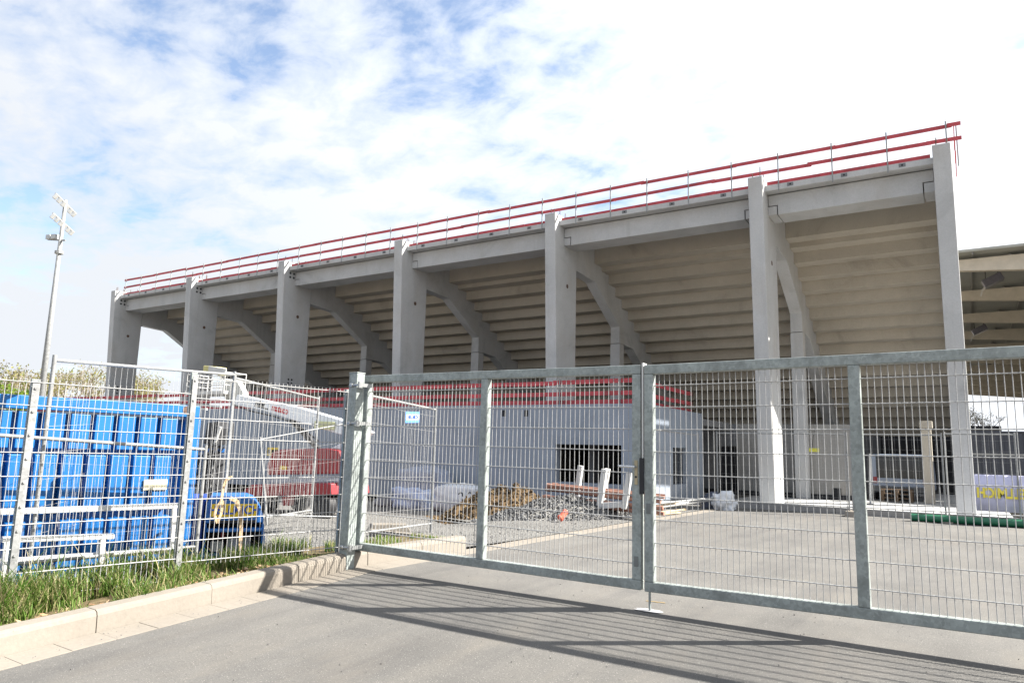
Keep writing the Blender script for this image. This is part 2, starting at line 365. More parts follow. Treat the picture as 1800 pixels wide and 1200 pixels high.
for i, (a, b) in enumerate(zip(ks, ks[1:])):
    a, b = a+.003, b-.003; xo = rnd.uniform(-.006, .006); h0, h1 = .145+rnd.uniform(-.004, .004), .145
    prof = [(-6.10, -.15), (-5.915, -.15), (-5.930, .135), (-5.941, .163), (-5.968, .177), (-6.10, .180)]
    q0 = [(x+xo, a, zg(a)+z) for x, z in prof]; q1 = [(x+xo, b, zg(b)+z) for x, z in prof]; n = len(prof)
    m = MB().add(q0+q1, [tuple(range(n)), tuple(range(2*n-1, n-1, -1))]+[(k, n+k, n+(k+1) % n, (k+1) % n) for k in range(n)])
    put('kerb_stone', m, CONC_K, KERB, .003)
# inner return kerb behind the gate
pk = [on_g(790, 938), on_g(735, 942)]
for k in range(3):
    a = -6.12-.55*k; put('kerb_stone', MB().box(a-.54, a, 8.26, 8.36, -.2, zg(8.3)+.125), CONC_K, KERB, .008)
vz = lambda Y: zg(Y)+.115
m = MB(); ys = [-4+.25*i for i in range(50)]; xs = [-6.08-.1*i for i in range(11)]
for Y in ys:
    for j, X in enumerate(xs): m.v.append((X, Y, vz(Y)+.035*noise.noise((X*3, Y*3, 0))-.01*abs(j-2)*.6+.01))
for i in range(len(ys)-1):
    for j in range(len(xs)-1): k = i*len(xs)+j; m.f.append((k, k+1, k+len(xs)+1, k+len(xs)))
struct(put('verge', m, VERGE, smooth='all'))
def grass(name, label, pts, hmin, hmax, seed, mat=GRASSM):
    r = random.Random(seed); m = MB()
    for (x, y, z, s) in pts:
        h = r.uniform(hmin, hmax)*s; a = r.uniform(0, 6.283); w = r.uniform(.0028, .006)*(.8+.3*s); ln = r.uniform(.15, .75)*h; tw = a+1.57+r.uniform(-.5, .5)
        dx, dy = math.cos(a), math.sin(a); wx, wy = math.cos(tw)*w, math.sin(tw)*w
        p = []
        for t, ww in ((0, 1), (.45, .85), (.8, .5)):
            ox = dx*ln*t*t; oy = dy*ln*t*t; zz = h*t*(1-.25*t)
            p += [(x+ox-wx*ww, y+oy-wy*ww, z+zz), (x+ox+wx*ww, y+oy+wy*ww, z+zz)]
        p.append((x+dx*ln, y+dy*ln, z+h*.78)); m.add(p, [(0, 1, 3, 2), (2, 3, 5, 4), (4, 5, 6)])
    o = put(name, m, mat, recalc=False); return tag(o, label, 'grass', kind='stuff')
r = random.Random(11); pts = []
while len(pts) < 16500:
    Y = r.uniform(.6, 6.35); X = -6.09-abs(r.gauss(0, .42)) if r.random() < .7 else r.uniform(-7.05, -6.1)
    if X < -7.1: continue
    d = noise.noise((X*2.2, Y*2.2, 4.3)); e = (-X-6.1)
    if d < -.12+r.uniform(-.15, .1) : continue
    if 3.9 < Y < 5.3 and e < .26 and r.random() < .75: continue
    s = (.55+.75*min(1, e/.45))*(.75+.6*max(0, d+.2))
    if Y > 4.7: s *= .6
    pts.append((X, Y, vz(Y)-.015, s))
pts += [(x_, y_, z_, s_*1.45) for (x_, y_, z_, s_) in r.sample(pts, 700)]
grass('grass', 'tuft of long green grass growing along the mesh fence behind the kerb', pts, .12, .34, 5)
pts = []
while len(pts) < 1800:
    X, Y = r.uniform(-7.0, -6.12), r.uniform(6.5, 8.2)
    if noise.noise((X*3, Y*3, 9)) < .0: continue
    pts.append((X, Y, vz(Y)-.02, .55))
grass('grass', 'short sparse grass on the bare patch just inside the left gate leaf', pts, .06, .2, 6)
m = MB()
for i in range(650):
    Y = r.gauss(4.7, .55) if i < 430 else r.uniform(1.5, 6.2); X = -6.1-abs(r.gauss(0, .14)); z = vz(Y)+r.uniform(.01, .05); a = r.uniform(0, 6.28); s = r.uniform(.012, .035)
    u = Vector((math.cos(a), math.sin(a), r.uniform(-.5, .5)))*s; w = Vector((-math.sin(a), math.cos(a), r.uniform(-.5, .5)))*s*.6; c = Vector((X, Y, z))
    m.add([c-u, c-w, c+u, c+w], [(0, 1, 2, 3)])
tag(put('dry_leaves', m, DEADL, recalc=False), 'scatter of dry brown leaves between grass and kerb top', 'leaves', kind='stuff')
def rocks(name, spots, mat, seed, parent=None):
    r = random.Random(seed); m = MB()
    for (x, y, z, s) in spots:
        vs = []
        for d in ((1, 0, 0), (-1, 0, 0), (0, 1, 0), (0, -1, 0), (0, 0, 1), (0, 0, -1)):
            k = s*r.uniform(.55, 1.2); vs.append(Vector(d)*k+Vector((r.uniform(-.3, .3), r.uniform(-.3, .3), r.uniform(-.3, .3)))*s)
        q = Matrix.Rotation(r.uniform(0, 6.28), 3, Vector((r.random(), r.random(), r.random()+.1)).normalized())
        m.add([q @ v+Vector((x, y, z)) for v in vs], [(0, 2, 4), (2, 1, 4), (1, 3, 4), (3, 0, 4), (2, 0, 5), (1, 2, 5), (3, 1, 5), (0, 3, 5)])
    return put(name, m, mat, parent, recalc=False)
sp = []
for i in range(2600):
    Y = 6.5+10.5*r.random()**1.3; X = -6.7-r.random()**1.2*8-(.25 if Y < 8.4 else 0)
    if Y > 8.4 and r.random() < .25: X = r.uniform(-6.9, -6.0)
    sp.append((X, Y, lot(X, Y)+.006, r.uniform(.006, .022)))
tag(rocks('pebbles', sp, STONE2, 8), 'loose grey pebbles over the gravel lot left of the driveway', 'gravel', kind='stuff')
sp = []
for i in range(900):
    X, Y = r.uniform(-5.9, 1.5), r.uniform(1.2, 7)
    if r.random() < .35: X = -5.9+abs(r.gauss(0, .12))
    sp.append((X, Y, zg(Y)+.006, r.uniform(.0025, .007)))
tag(rocks('grit', sp, STONE2, 12), 'fine grit and pebbles scattered on the driveway asphalt', 'grit', kind='stuff')

# ------------------------------------------------------------------ grandstand
CX = [-42.92+7.5*i for i in range(6)]+[-.31]; CW = .45; YF0, YF1, YR = 22.83, 22.33, 24.14
TOPZ = 10.2; BASEZ = -.12
stand = thing('grandstand', 'large unfinished concrete grandstand with stepped underside and seven wide columns', 'grandstand', (-20, 24, BASEZ))
def ridx(k): return 9.05 if k == 0 else 8.87-.4*(k-1)
SY = lambda k: 25.77+.695*k
NR = 18
saw = []
for k in range(NR): saw += [(SY(k), ridx(k)-.004), (SY(k+1), ridx(k)-.004)]
rk = [(24.15, 8.37), (25.8, 8.28), (28.3, 6.81), (28.3, 6.09), (28.76, 6.09), (29.8, 6.03), (37.2, 1.75), (SY(NR), 1.75)]+saw[::-1]+[(25.77, 9.72), (24.15, 9.72)]
for i, x in enumerate(CX):
    m = MB()
    z0, z1 = BASEZ, TOPZ
    m.hexa([(x, YF0, z0), (x+CW, YF0, z0), (x+CW, YR, z0), (x, YR, z0)], [(x, YF1, z1), (x+CW, YF1, z1), (x+CW, YR, z1), (x, YR, z1)])
    c = put('column', m, CONC, stand, .025)
    rb = MB()
    for k in range(8):
        xx = x+(.09 if k % 2 else CW-.09); yy = YF1+.12+.21*k; h = rnd.uniform(.16, .36); rb.tube((xx, yy, z1-.02), (xx+rnd.uniform(-.02, .02), yy+rnd.uniform(-.02, .02), z1+h), .014, 6)
    put('rebar', rb, REBAR, c)
    h = on_x(729.75, 533.5, -19.97); put('sleeve_hole', MB().tube((x+CW-.01, h.y, h.z), (x+CW+.003, h.y, h.z), .085, 14), REBAR, c)
    if i < 3:
        for dy in (0, .22):
            for dz in (0, .2): put('bolt_hole', MB().tube((x+CW-.01, 22.75+dy, 9.45+dz), (x+CW+.003, 22.75+dy, 9.45+dz), .06, 8), DARK, c)
        for dy in (0, .2):
            for dz in (0, .18, .36): put('bolt_hole', MB().tube((x+CW-.01, 23.1+dy, 4.1+dz), (x+CW+.003, 23.1+dy, 4.1+dz), .055, 8), DARK, c)
    put('raker_beam', MB().prism(rk, 'x', x+.012, x+CW-.012), CONC, stand, .012)
    put('inner_column', MB().box(x, x+CW, 28.3, 28.75, BASEZ, 6.07), CONC, stand, .015)
    for s in ((1,) if i == 0 else (-1,) if i == 6 else (-1, 1)):
        xa = x+CW if s > 0 else x-.27; put('corbel', MB().box(xa, xa+.27, 23.07, 23.98, 9.085, 9.375), CONC, stand, .01)
for i in range(6):
    a, b = CX[i]+CW, CX[i+1]
    prof = [(a+.015, 9.745), (a+.015, 9.40), (a+.30, 9.40), (a+.30, 9.07), (b-.30, 9.07), (b-.30, 9.40), (b-.015, 9.40), (b-.015, 9.745)]
    put('edge_beam', MB().prism(prof, 'y', 23.06, 24.0), CONC, stand, .012)
    a2 = a-.01
    s = put('edge_slab', MB().box(a2, b+.01, 22.68, 25.768, 9.775, 9.965), CONC, stand, .012)
    nk = 4 if i < 5 else 3
    for k in range(nk):
        xx = a+(b-a)*(k+.5)/nk; put('anchor_plate', MB().box(xx-.09, xx+.09, 22.672, 22.685, 9.83, 9.94), CONC_D, s); put('anchor_hole', MB().tube((xx, 22.668, 9.885), (xx, 22.68, 9.885), .028, 8), DARK, s)
    xa, xb = CX[i]+CW/2+(0 if i else -.2), CX[i+1]+CW/2+(0 if i < 5 else .22)
    for k in range(NR):
        u = ridx(k); tp = 9.97 if k == 0 else ridx(k-1)+.10
        pr = [(SY(k), u), (SY(k+1)-.004, u+.004), (SY(k+1)-.004, u+.11), (SY(k)+.15, u+.13), (SY(k)+.15, tp), (SY(k), tp)]
        
        put('seating_step', MB().prism(pr, 'x', xa+.01, xb-.01), CONC_S, stand, .012)
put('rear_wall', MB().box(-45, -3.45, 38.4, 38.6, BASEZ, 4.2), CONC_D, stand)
# concourse wall between inner columns
wl = thing('concourse_wall', 'low dark grey concourse wall under the grandstand with a black doorway', 'wall', (-5.5, 28.9, BASEZ))
dx0, dx1 = on_y(1262, 800, 28.9).x, on_y(1296, 800, 28.9).x
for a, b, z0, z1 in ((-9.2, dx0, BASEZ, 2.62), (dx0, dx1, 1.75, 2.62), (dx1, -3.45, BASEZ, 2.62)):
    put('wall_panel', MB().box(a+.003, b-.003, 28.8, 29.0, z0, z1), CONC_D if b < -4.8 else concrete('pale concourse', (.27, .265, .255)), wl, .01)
put('door_recess', MB().box(dx0, dx1, 29.0, 30.4, BASEZ+.01, 1.75), DARK, wl)
q = on_y(1465, 857, 28.79); put('vent_opening', MB().box(q.x, q.x+.26, 28.78, 28.795, q.z-.3, q.z), DARK, wl)
put('floor_shade_strip', MB().box(-9.2, -3.45, 28.76, 28.795, BASEZ, .05), DARK, wl)  # near-black strip stands in for the unlit floor along the wall foot
struct(put('concourse_floor', MB().box(-60, 1.0, 21.15, 40, BASEZ-.3, BASEZ-.003), CONC))
pl = thing('concrete_plinth', 'low grey concrete upstand along the edge of the yard', 'plinth', (-3, 20.8, -.1))
for k in range(4): put('plinth_block', MB().box(-6.9+1.95*k, -4.96+1.95*k, 20.75, 21.05, -.3, .085), concrete('plinth concrete', (.27, .265, .26)), pl, .015)
# stand guardrail
def guardrail(g, runs, zs, post_z, step, board, seed):
    rr = random.Random(seed)
    for (p, q, gaps) in runs:
        p, q = Vector(p), Vector(q); d = q-p; L_ = d.length; d.normalize(); nrm = Vector((d.y, -d.x, 0))
        t = .15
        while t < L_:
            c = p+d*t; put('rail_post', MB().bar(c+nrm*.055+Vector((0, 0, post_z[0])), c+nrm*.055+Vector((0, 0, post_z[1])), .035, .03, d), TUBE, g)
            t += step*rr.uniform(.93, 1.07)
        for zi, z in enumerate(zs):
            t = -.1; alt = 0
            while t < L_:
                alt = 1-alt
                l = min(rr.uniform(3.0, 3.9), L_+.1-t); segs = [(t, t+l+.12)]
                if gaps and zi == 0:
                    segs = []
                    cuts = [t]+[x for gp in gaps for x in gp if t < x < t+l]+[t+l]
                    for a, b in zip(cuts, cuts[1:]):
                        mid = (a+b)/2
                        if not any(g0 < mid < g1 for g0, g1 in gaps) and b-a > .2: segs.append((a, b))
                for a, b in segs:
                    za, zb = z+rr.uniform(-.018, .018), z+rr.uniform(-.018, .018); o = .0 if alt else .027
                    put('board', MB().bar(p+d*a+Vector((0, 0, za))+nrm*o*.9, p+d*b+Vector((0, 0, zb))+nrm*o*.9, .022, board), REDP, g)
                t += l
g1 = thing('guardrail', 'red board safety railing along the top edge of the grandstand', 'railing', (-20, 22.72, 9.96))
gaps = [(x-.06+42.2, x+CW+.06+42.2) for x in CX]
guardrail(g1, [((-42.2, 22.74, 0), (.2, 22.74, 0), gaps), ((.25, 22.9, 0), (.25, 24.4, 0), None)], [10.02, 10.435, 10.855], (9.72, 10.98), 1.5, .112, 2)

# ------------------------------------------------------------------ annex
AX1, AY, AZ = -7.6, 19.0, 2.77
an = thing('annex_building', 'single storey grey walled annex in front of the grandstand with dark openings', 'building', (-12, 18, -.1))
o0, o1 = on_y(976, 780, AY), on_y(1092, 852, AY)
m = MB(); xw = [-46, o0.x, o1.x, AX1]
for a, b, z0, z1 in ((-46, o0.x, -.3, AZ), (o0.x, o1.x, -.3, o1.z), (o0.x, o1.x, o0.z, AZ), (o1.x, AX1, -.3, AZ)): m.box(a, b, AY, AY+.3, z0, z1)
put('front_wall', m, RENDERW, an)
w0, w1 = on_x(1183, 786, AX1), on_x(1207, 850, AX1)
m = MB()
for a, b, z0, z1 in ((AY+.302, w0.y, -.3, AZ), (w0.y, w1.y, -.3, w1.z), (w0.y, w1.y, w0.z, AZ), (w1.y, 24.3, -.3, AZ)): m.box(AX1-.3, AX1-.004, a, b, z0, z1)
put('side_wall', m, RENDERW, an)
put('roof', MB().box(-46, AX1-.31, AY+.31, 28.7, AZ-.35, AZ-.12), CONC_D, an)
put('inner_wall', MB().box(-46, AX1-.3, 24.4, 24.6, -.3, AZ-.36), DARK, an)
put('partition', MB().box(-9.9, -9.75, AY+1.2, 24.3, -.3, AZ-.36), CONC_D, an)
put('floor', MB().box(-46, AX1-.3, AY+.31, 24.4, -.3, -.02), CONC_D, an)
wn = put('window', MB().box(AX1-.2, AX1-.16, w0.y, w1.y, w1.z, w0.z), GLASS, an)
mm = MB()
for a in (w0.y, (w0.y+w1.y)/2, w1.y): mm.box(AX1-.21, AX1-.13, a-.03, a+.03, w1.z, w0.z)
put('window_frame', mm, BLACK, wn)
for px in (886, 925):
    q = on_y(px, 726, AY); put('vent_hole', MB().box(q.x-.07, q.x+.07, AY-.004, AY+.01, q.z-.1, q.z+.1), DARK, an)
q0, q1 = on_y(471, 786, AY), on_y(489, 801, AY); sg = put('warning_plate', MB().box(q0.x, q1.x, AY-.012, AY-.003, q1.z, q0.z), YEL, an)
for k in range(3):
    w = (q1.x-q0.x)/3; put('dark_panel', MB().box(q0.x+w*k+.03, q0.x+w*(k+1)-.03, AY-.018, AY-.0125, q1.z+.06, q0.z-.08), BLACK, sg)
for x in (-40, -32, -24, -16): put('panel_joint', MB().box(x-.008, x+.008, AY-.003, AY+.002, -.2, AZ-.004), CONC_D, an)
g2 = thing('guardrail', 'red board safety railing on the roof edge of the low annex', 'railing', (-12, AY+.5, AZ-.12))
guardrail(g2, [((-46, AY+.45, 0), (AX1-.45, AY+.45, 0), None), ((AX1-.45, AY+.45, 0), (AX1-.45, 24.2, 0), None)], [AZ+.10, AZ+.36, AZ+.70], (AZ-.12, AZ+.82), 2.0, .13, 7)
tg = thing('warning_tag', 'small yellow tag hanging beside the inner column under the stand', 'sign', on_y(1431, 791, 27.6))
q0, q1 = on_y(1422, 787, 27.6), on_y(1440, 794, 27.6); pt_ = put('plate', MB().box(q0.x, q1.x, 27.59, 27.6, q1.z, q0.z), simple('dull yellow', (.5, .48, .06), .6), tg); put('wire', MB().tube((q0.x+.1, 27.6, q0.z), (q0.x+.1, 28.28, q0.z+.7), .008, 5), BLACK, tg)

# ------------------------------------------------------------------ gate
GY = 6.2; GW = .085
def gate_leaf(x0, x1, z0, z1, sag0, sag1, label):
    t = thing('gate_leaf', label, 'gate', ((x0+x1)/2, GY, z0), 0, 'leaves of the double gate')
    def Z(x, z): return z+sag0+(sag1-sag0)*(x-x0)/(x1-x0)
    def vb(xa, xb, za, zb, y0=-.04, y1=.04):
        return MB().hexa([(xa, GY+y0, Z(xa, za)), (xb, GY+y0, Z(xb, za)), (xb, GY+y1, Z(xb, za)), (xa, GY+y1, Z(xa, za))], [(xa, GY+y0, Z(xa, zb)), (xb, GY+y0, Z(xb, zb)), (xb, GY+y1, Z(xb, zb)), (xa, GY+y1, Z(xa, zb))])
    put('top_rail', vb(x0, x1, z1-GW, z1), GALV, t, .008); put('bottom_rail', vb(x0, x1, z0, z0+GW), GALV, t, .008)
    xm = (x0+x1)/2
    for a in (x0, xm-GW/2, x1-GW): put('stile', vb(a, a+GW, z0+GW+.001, z1-GW-.001), GALV, t, .006)
    for a, b in ((x0+GW, xm-GW/2), (xm+GW/2, x1-GW)):
        m = MB(); n = round((b-a)/.05)
        for k in range(1, n):
            x = a+(b-a)*k/n; m.tube((x, GY, Z(x, z0+GW)), (x, GY, Z(x, z1-GW)), .0033, 6, cap=False)
        for k in range(9):
            z = z1-.19-.2*k
            for dy in (-.0075, .0075): m.tube((a, GY+dy, Z(a, z)), (b, GY+dy, Z(b, z)), .0042, 6, cap=False)
        put('wire_mesh', m, GALVL, t, smooth='all', recalc=False)
    return t, Z
GL, ZL = gate_leaf(-6.01, -2.506, .17, 2.18, .012, -.006, 'left leaf of the galvanised wire mesh double gate with lever handle')
GR, ZR = gate_leaf(-2.474, 1.04, .165, 2.175, -.006, .02, 'right leaf of the galvanised wire mesh double gate with drop bolt')
# handle and lock on left leaf
hz = on_y(1118, 820, GY).z; sx = -2.506-GW/2
lp = put('lock_plate', MB().box(sx-.016, sx+.016, GY-.047, GY-.0405, hz-.16, hz+.06), simple('brassy plate', (.35, .30, .20), .4, .5), GL, .006)
put('keyhole', MB().tube((sx, GY-.049, hz-.09), (sx, GY-.044, hz-.09), .011, 10), BLACK, lp)
put('lever', MB().tube((sx, GY-.04, hz), (sx, GY-.10, hz), .011, 10).tube((sx+.012, GY-.10, hz), (sx-.15, GY-.10, hz+.004), .0105, 10), simple('steel lever', (.55, .56, .57), .25, .8), GL, smooth=True)
put('stop_strip', MB().box(-2.512, -2.472, GY-.055, GY-.041, 1.0, 1.32), BLACK, GL)
for x, z, p in ((sx, on_y(1120, 985, GY).z, GL), (-2.474+GW/2, on_y(1146, 893, GY).z, GR)):
    put('latch_bracket', MB().box(x-.02, x+.02, GY-.046, GY-.0405, z-.045, z+.045), simple('grey steel', (.16, .17, .17), .5, .5), p, .003)
put('drop_bolt', MB().tube((-2.43, GY-.02, -.03), (-2.43, GY-.02, .25), .011, 10), GALV, GR, smooth=True)
put('stop_bar', MB().box(-2.492, -2.478, GY-.045, GY+.045, 1.2, 2.19), WHITE, GR)
m = MB(); c = Vector((-2.43, GY-.02, zg(6.2)+.003)); n = 18
m.add([c]+[c+Vector((math.cos(k*6.283/n)*.13*rnd.uniform(.8, 1.2), math.sin(k*6.283/n)*.07*rnd.uniform(.8, 1.2), 0)) for k in range(n)], [(0, 1+k, 1+(k+1) % n) for k in range(n)])
struct(put('socket_patch', m, simple('mortar', (.30, .30, .31), .9)))
p = on_g(1152, 1058); pm = MB()
for k in range(3): pm.add([(p.x-.09+.06*k, p.y-.012+.01*k, .003), (p.x-.03+.06*k, p.y-.015+.01*k, .003), (p.x-.03+.06*k, p.y+.008+.01*k, .003), (p.x-.09+.06*k, p.y+.004+.01*k, .003)], [(0, 1, 2, 3)])
struct(put('paint_mark', pm, simple('faded yellow road paint', (.30, .20, .06), .8)))
def gate_post(x0, x1, y0, y1, z0, z1, hx, label):
    t = thing('gate_post', label, 'post', ((x0+x1)/2, (y0+y1)/2, z0), 0, 'posts of the double gate')
    put('shaft', MB().box(x0, x1, y0, y1, z0, z1), GALV, t, .01); put('cap', MB().box(x0-.004, x1+.004, y0-.004, y1+.004, z1+.0005, z1+.012), GALV, t, .004)
    for z in (2.06, 1.62, .235):
        m = MB().tube((x0+.03 if hx > 0 else x1-.03, y0-.014, z), (x1+.06 if hx > 0 else x0-.06, y0-.014, z), .013, 8)
        put('hinge_nut', MB().tube(((x0+x1)/2-.02, y0-.014, z), ((x0+x1)/2+.02, y0-.014, z), .024, 6), simple('hinge steel', (.36, .37, .37), .4, .6), t)
        xe = x1+.055 if hx > 0 else x0-.055; put('hinge_knuckle', MB().tube((xe, y0-.014, z-.035), (xe, y0-.014, z+.035), .02, 8).bar((xe, y0-.014, z), (xe, GY-.04, z), .02, .04), simple('hinge steel', (.36, .37, .37), .4, .6), t)
        put('hinge', m, simple('hinge steel', (.36, .37, .37), .4, .6), t, smooth=True)
    return t
gate_post(-6.055, -5.925, 5.975, 6.105, -.3, 2.20, 1, 'thick square galvanised gate post at the left end of the gate')
gate_post(1.10, 1.24, 6.10, 6.24, -.3, 2.245, -1, 'thick square galvanised gate post at the right end of the gate')

# ------------------------------------------------------------------ left mesh fence
P3 = Vector((-6.25, 6.0, 0)); P2 = Vector((-6.545, 4.33, 0)); FD = (P3-P2).normalized(); P1 = on_p(60, 700, P2, FD); P1.z = 0; P0 = P1-FD*1.4
P3 = on_p(606, 820, P2, FD); P3.z = 0
FN = Vector((FD.y, -FD.x, 0))        # towards the driveway
fe = thing('mesh_fence', 'galvanised double wire mesh fence with flat bolted posts along the verge', 'fence', (P2.x, P2.y, 0))
def fpanel(a, b, ztop, n=10, tooth=.03):
    L_ = (b-a).length; d = (b-a)/L_; m = MB(); k = 0; t = .03
    while t < L_-.01:
        p = a+d*t; m.tube((p.x, p.y, ztop-.2*(n-1)-.04), (p.x, p.y, ztop+tooth), .003, 5, cap=False); t += .05
    for k in range(n):
        z = ztop-.2*k
        for s in (-.0065, .0065): m.tube(a+FN*s+Vector((0, 0, z)), b+FN*s+Vector((0, 0, z)), .0042, 5, cap=False)
    put('wire_panel', m, GALVL, fe, smooth='all', recalc=False)
zt1 = on_p(200, 682, P2, FD).z; zt2 = on_p(470, 676, P2, FD).z
def fpost(p, z0, z1):
    q = p-FN*.035; o = put('post', MB().obox((q.x, q.y, (z0+z1)/2), FD, FN, (0, 0, 1), .03, .02, (z1-z0)/2), GALV, fe, .004)
    s = p+FN*.012; put('cover_strip', MB().obox((s.x, s.y, (z0+z1)/2-.01), FD, FN, (0, 0, 1), .027, .004, (z1-z0)/2-.03), TUBE, o, .002)
    z = z1-.08; bm_ = MB()
    while z > z0+.1: bm_.tube((s+FN*.003)+Vector((0, 0, z)), (s+FN*.014)+Vector((0, 0, z)), .011, 8); z -= .2
    put('bolts', bm_, TUBE, o, smooth=True)
zp1 = on_p(65, 666, P2, FD).z; zp2 = on_p(349, 655, P2, FD).z; zp3 = on_p(611, 684, P2, FD).z
fpost(P1, zg(3)-.2, zp1); fpost(P2, zg(4.3)-.2, zp2); fpost(P3, -.1, zp3)
fpanel(P0, P1, zt1); fpanel(P1, P2, zt1); fpanel(P2, P3+FD*.03, zt2)

# ------------------------------------------------------------------ site fences
def site_panel(a, b, label, h=2.0, zr=0, rise=.0, diag=True, vs=.1):
    """a, b: bottom points (Vector); rise tilts the far end up"""
    a, b = Vector(a), Vector(b); L_ = (b-a).length; up = Vector((0, 0, 1)); d = (b-a).normalized()
    t = thing('site_fence_panel', label, 'fence panel', a, 0, 'temporary tube framed site fence panels')
    put('post', MB().tube(a, a+up*(h+.05), .021, 10), TUBE, t, smooth=True); put('post', MB().tube(b, b+up*(h+.05), .021, 10), TUBE, t, smooth=True)
    put('top_rail', MB().tube(a+up*h, b+up*h, .017, 8), TUBE, t, smooth=True); put('bottom_rail', MB().tube(a+up*.15, b+up*.15, .015, 8), TUBE, t, smooth=True)
    m = MB(); n = int(L_/vs)
    for k in range(1, n): p = a+d*(L_*k/n); m.tube(p+up*.13, p+up*(h+.02), .0015, 4, cap=False)
    for k in range(1, 8): m.tube(a+up*(.15+.25*k), b+up*(.15+.25*k), .0015, 4, cap=False)
    put('wire_mesh', m, GALVL, t, recalc=False)
    if diag:
        for p, s in ((a, 1), (b, -1)): put('corner_gusset', MB().prism([(0, 0), (.16, 0), (0, -.16)], 'y', -.006, .006), TUBE, t) if False else None
    return t
def concrete_block(p, rz, label):
    t = MB().prism([(-.36, 0), (.36, 0), (.28, .14), (-.28, .14)], 'y', -.11, .11); o = put('concrete_block', t, CONC_K, None, .015)
    o.location = p; o.rotation_euler = (0, 0, rz); return tag(o, label, 'concrete block', 'concrete feet of the site fences')
SA = at_d(97, 622, 8.1); SA.z = zg(3.3)-.02; SH = at_d(97, 622, 8.1).z-SA.z
SB = at_d(412, 662, 11.1); hB = SB.z; SB.z = .06
SC = SB+(SB-SA).normalized()*3.4; SC.z = .0
site_panel(SA, SB, 'tube framed site fence panel in front of the blue container', SH-.06)
site_panel(SB+Vector((-.05, .05, 0)), SC, 'tube framed site fence panel running back from the blue machine to the gate post', SH-.1, vs=.1)
B1 = on_g(638, 962); B2 = on_g(757, 936)
site_panel(B1+Vector((0, 0, .05)), B2+Vector((.0, 0, 0)), 'site fence panel with blue and white sign inside the left gate leaf', 2.02)
d = (B2-B1).normalized(); q = on_p(723, 733, B1, d); nf = Vector((d.y, -d.x, 0))
if nf.dot(CPOS-q) < 0: nf = -nf
q0 = on_p(712, 733, B1, d); q1 = on_p(736, 733, B1, d); w = (q1-q0).length; xd = (q1-q0).normalized()
sn = thing('fence_sign', 'small blue and white sign fixed to the site fence inside the gate', 'sign', q)
put('plate', MB().obox(q+nf*.02, xd, nf, (0, 0, 1), w/2, .004, .085), simple('sign blue', (.10, .28, .68), .5), sn)
put('white_band', MB().obox(q+nf*.026, xd, nf, (0, 0, 1), w/2-.01, .002, .042), WHITE, sn)
put_text('lettering', 'HELLMICH', .075, q+nf*.03, xd, (0, 0, 1), LETB, sn, .002)
def px_panel(segs, p0, d, label, rads, nv=0):
    q = [(on_p(*a, p0, d), on_p(*b, p0, d)) for a, b in segs]; t = thing('site_fence_panel', label, 'fence panel', q[0][1], 0, 'temporary tube framed site fence panels')
    for nm, (a, b), r_ in zip(('post', 'top_rail', 'bottom_rail', 'post'), q, rads): put(nm, MB().tube(a, b, r_, 10), TUBE, t, smooth=True)
    m = MB(); (a0, a1), (b0, b1) = q[1], q[2]
    for k in range(1, nv): f = k/nv; m.tube(a0.lerp(a1, f), b0.lerp(b1, f), .0014, 4, cap=False)
    for k in range(1, 5): f = k/5; m.tube(a0.lerp(b0, f), a1.lerp(b1, f), .0014, 4, cap=False)
    put('wire_mesh', m, GALVL, t, recalc=False)
px_panel([((362, 782), (341, 1003)), ((-70, 760), (363, 790)), ((-70, 1000), (345, 960))], P2-FN*.55, FD, 'lower tube framed barrier panel directly in front of the blue container', (.021, .018, .018), 36)
px_panel([((457, 768), (469, 922)), ((458, 772), (604, 745)), ((468, 905), (598, 908)), ((605, 740), (598, 925))], P2-FN*2.6, FD, 'short site fence panel behind the blue machine near the gate post', (.019, .010, .012, .019), 20)
b0 = on_g(680, 938); concrete_block(b0+Vector((-.15, .2, .0)), .9, 'large concrete fence foot on the gravel just inside the left gate leaf')
concrete_block(SB+Vector((0, 0, -.08)), 1.2, 'concrete fence foot under the panel joint behind the blue machine')
# right side, along the plinth
RY = 20.2
def rp(px): p = on_y(px, 890, RY); p.z = zg(RY)+.04; return p
E0 = on_x(1140, 890, -6.9); E0.z = zg(17)+.1; E1 = rp(1229)
site_panel(E0, E1, 'site fence panel beside the annex side window seen through the right gate leaf', 1.95, vs=.12)
site_panel(rp(1262), rp(1493), 'site fence panel in front of the sunlit column', 2.02, vs=.12)
site_panel(rp(1500), rp(1662), 'site fence panel in front of the parked van under the stand', 2.02, vs=.12)
site_panel(rp(1668), rp(1793), 'site fence panel carrying the pale banner at the right edge', 2.05, vs=.12)
for px, s in ((1243, 'beside the annex corner'), (1496, 'right of the square vent opening'), (1665, 'at the foot of the rightmost column')): p = rp(px); p.z = zg(RY); concrete_block(p, 1.57, 'concrete fence foot '+s)
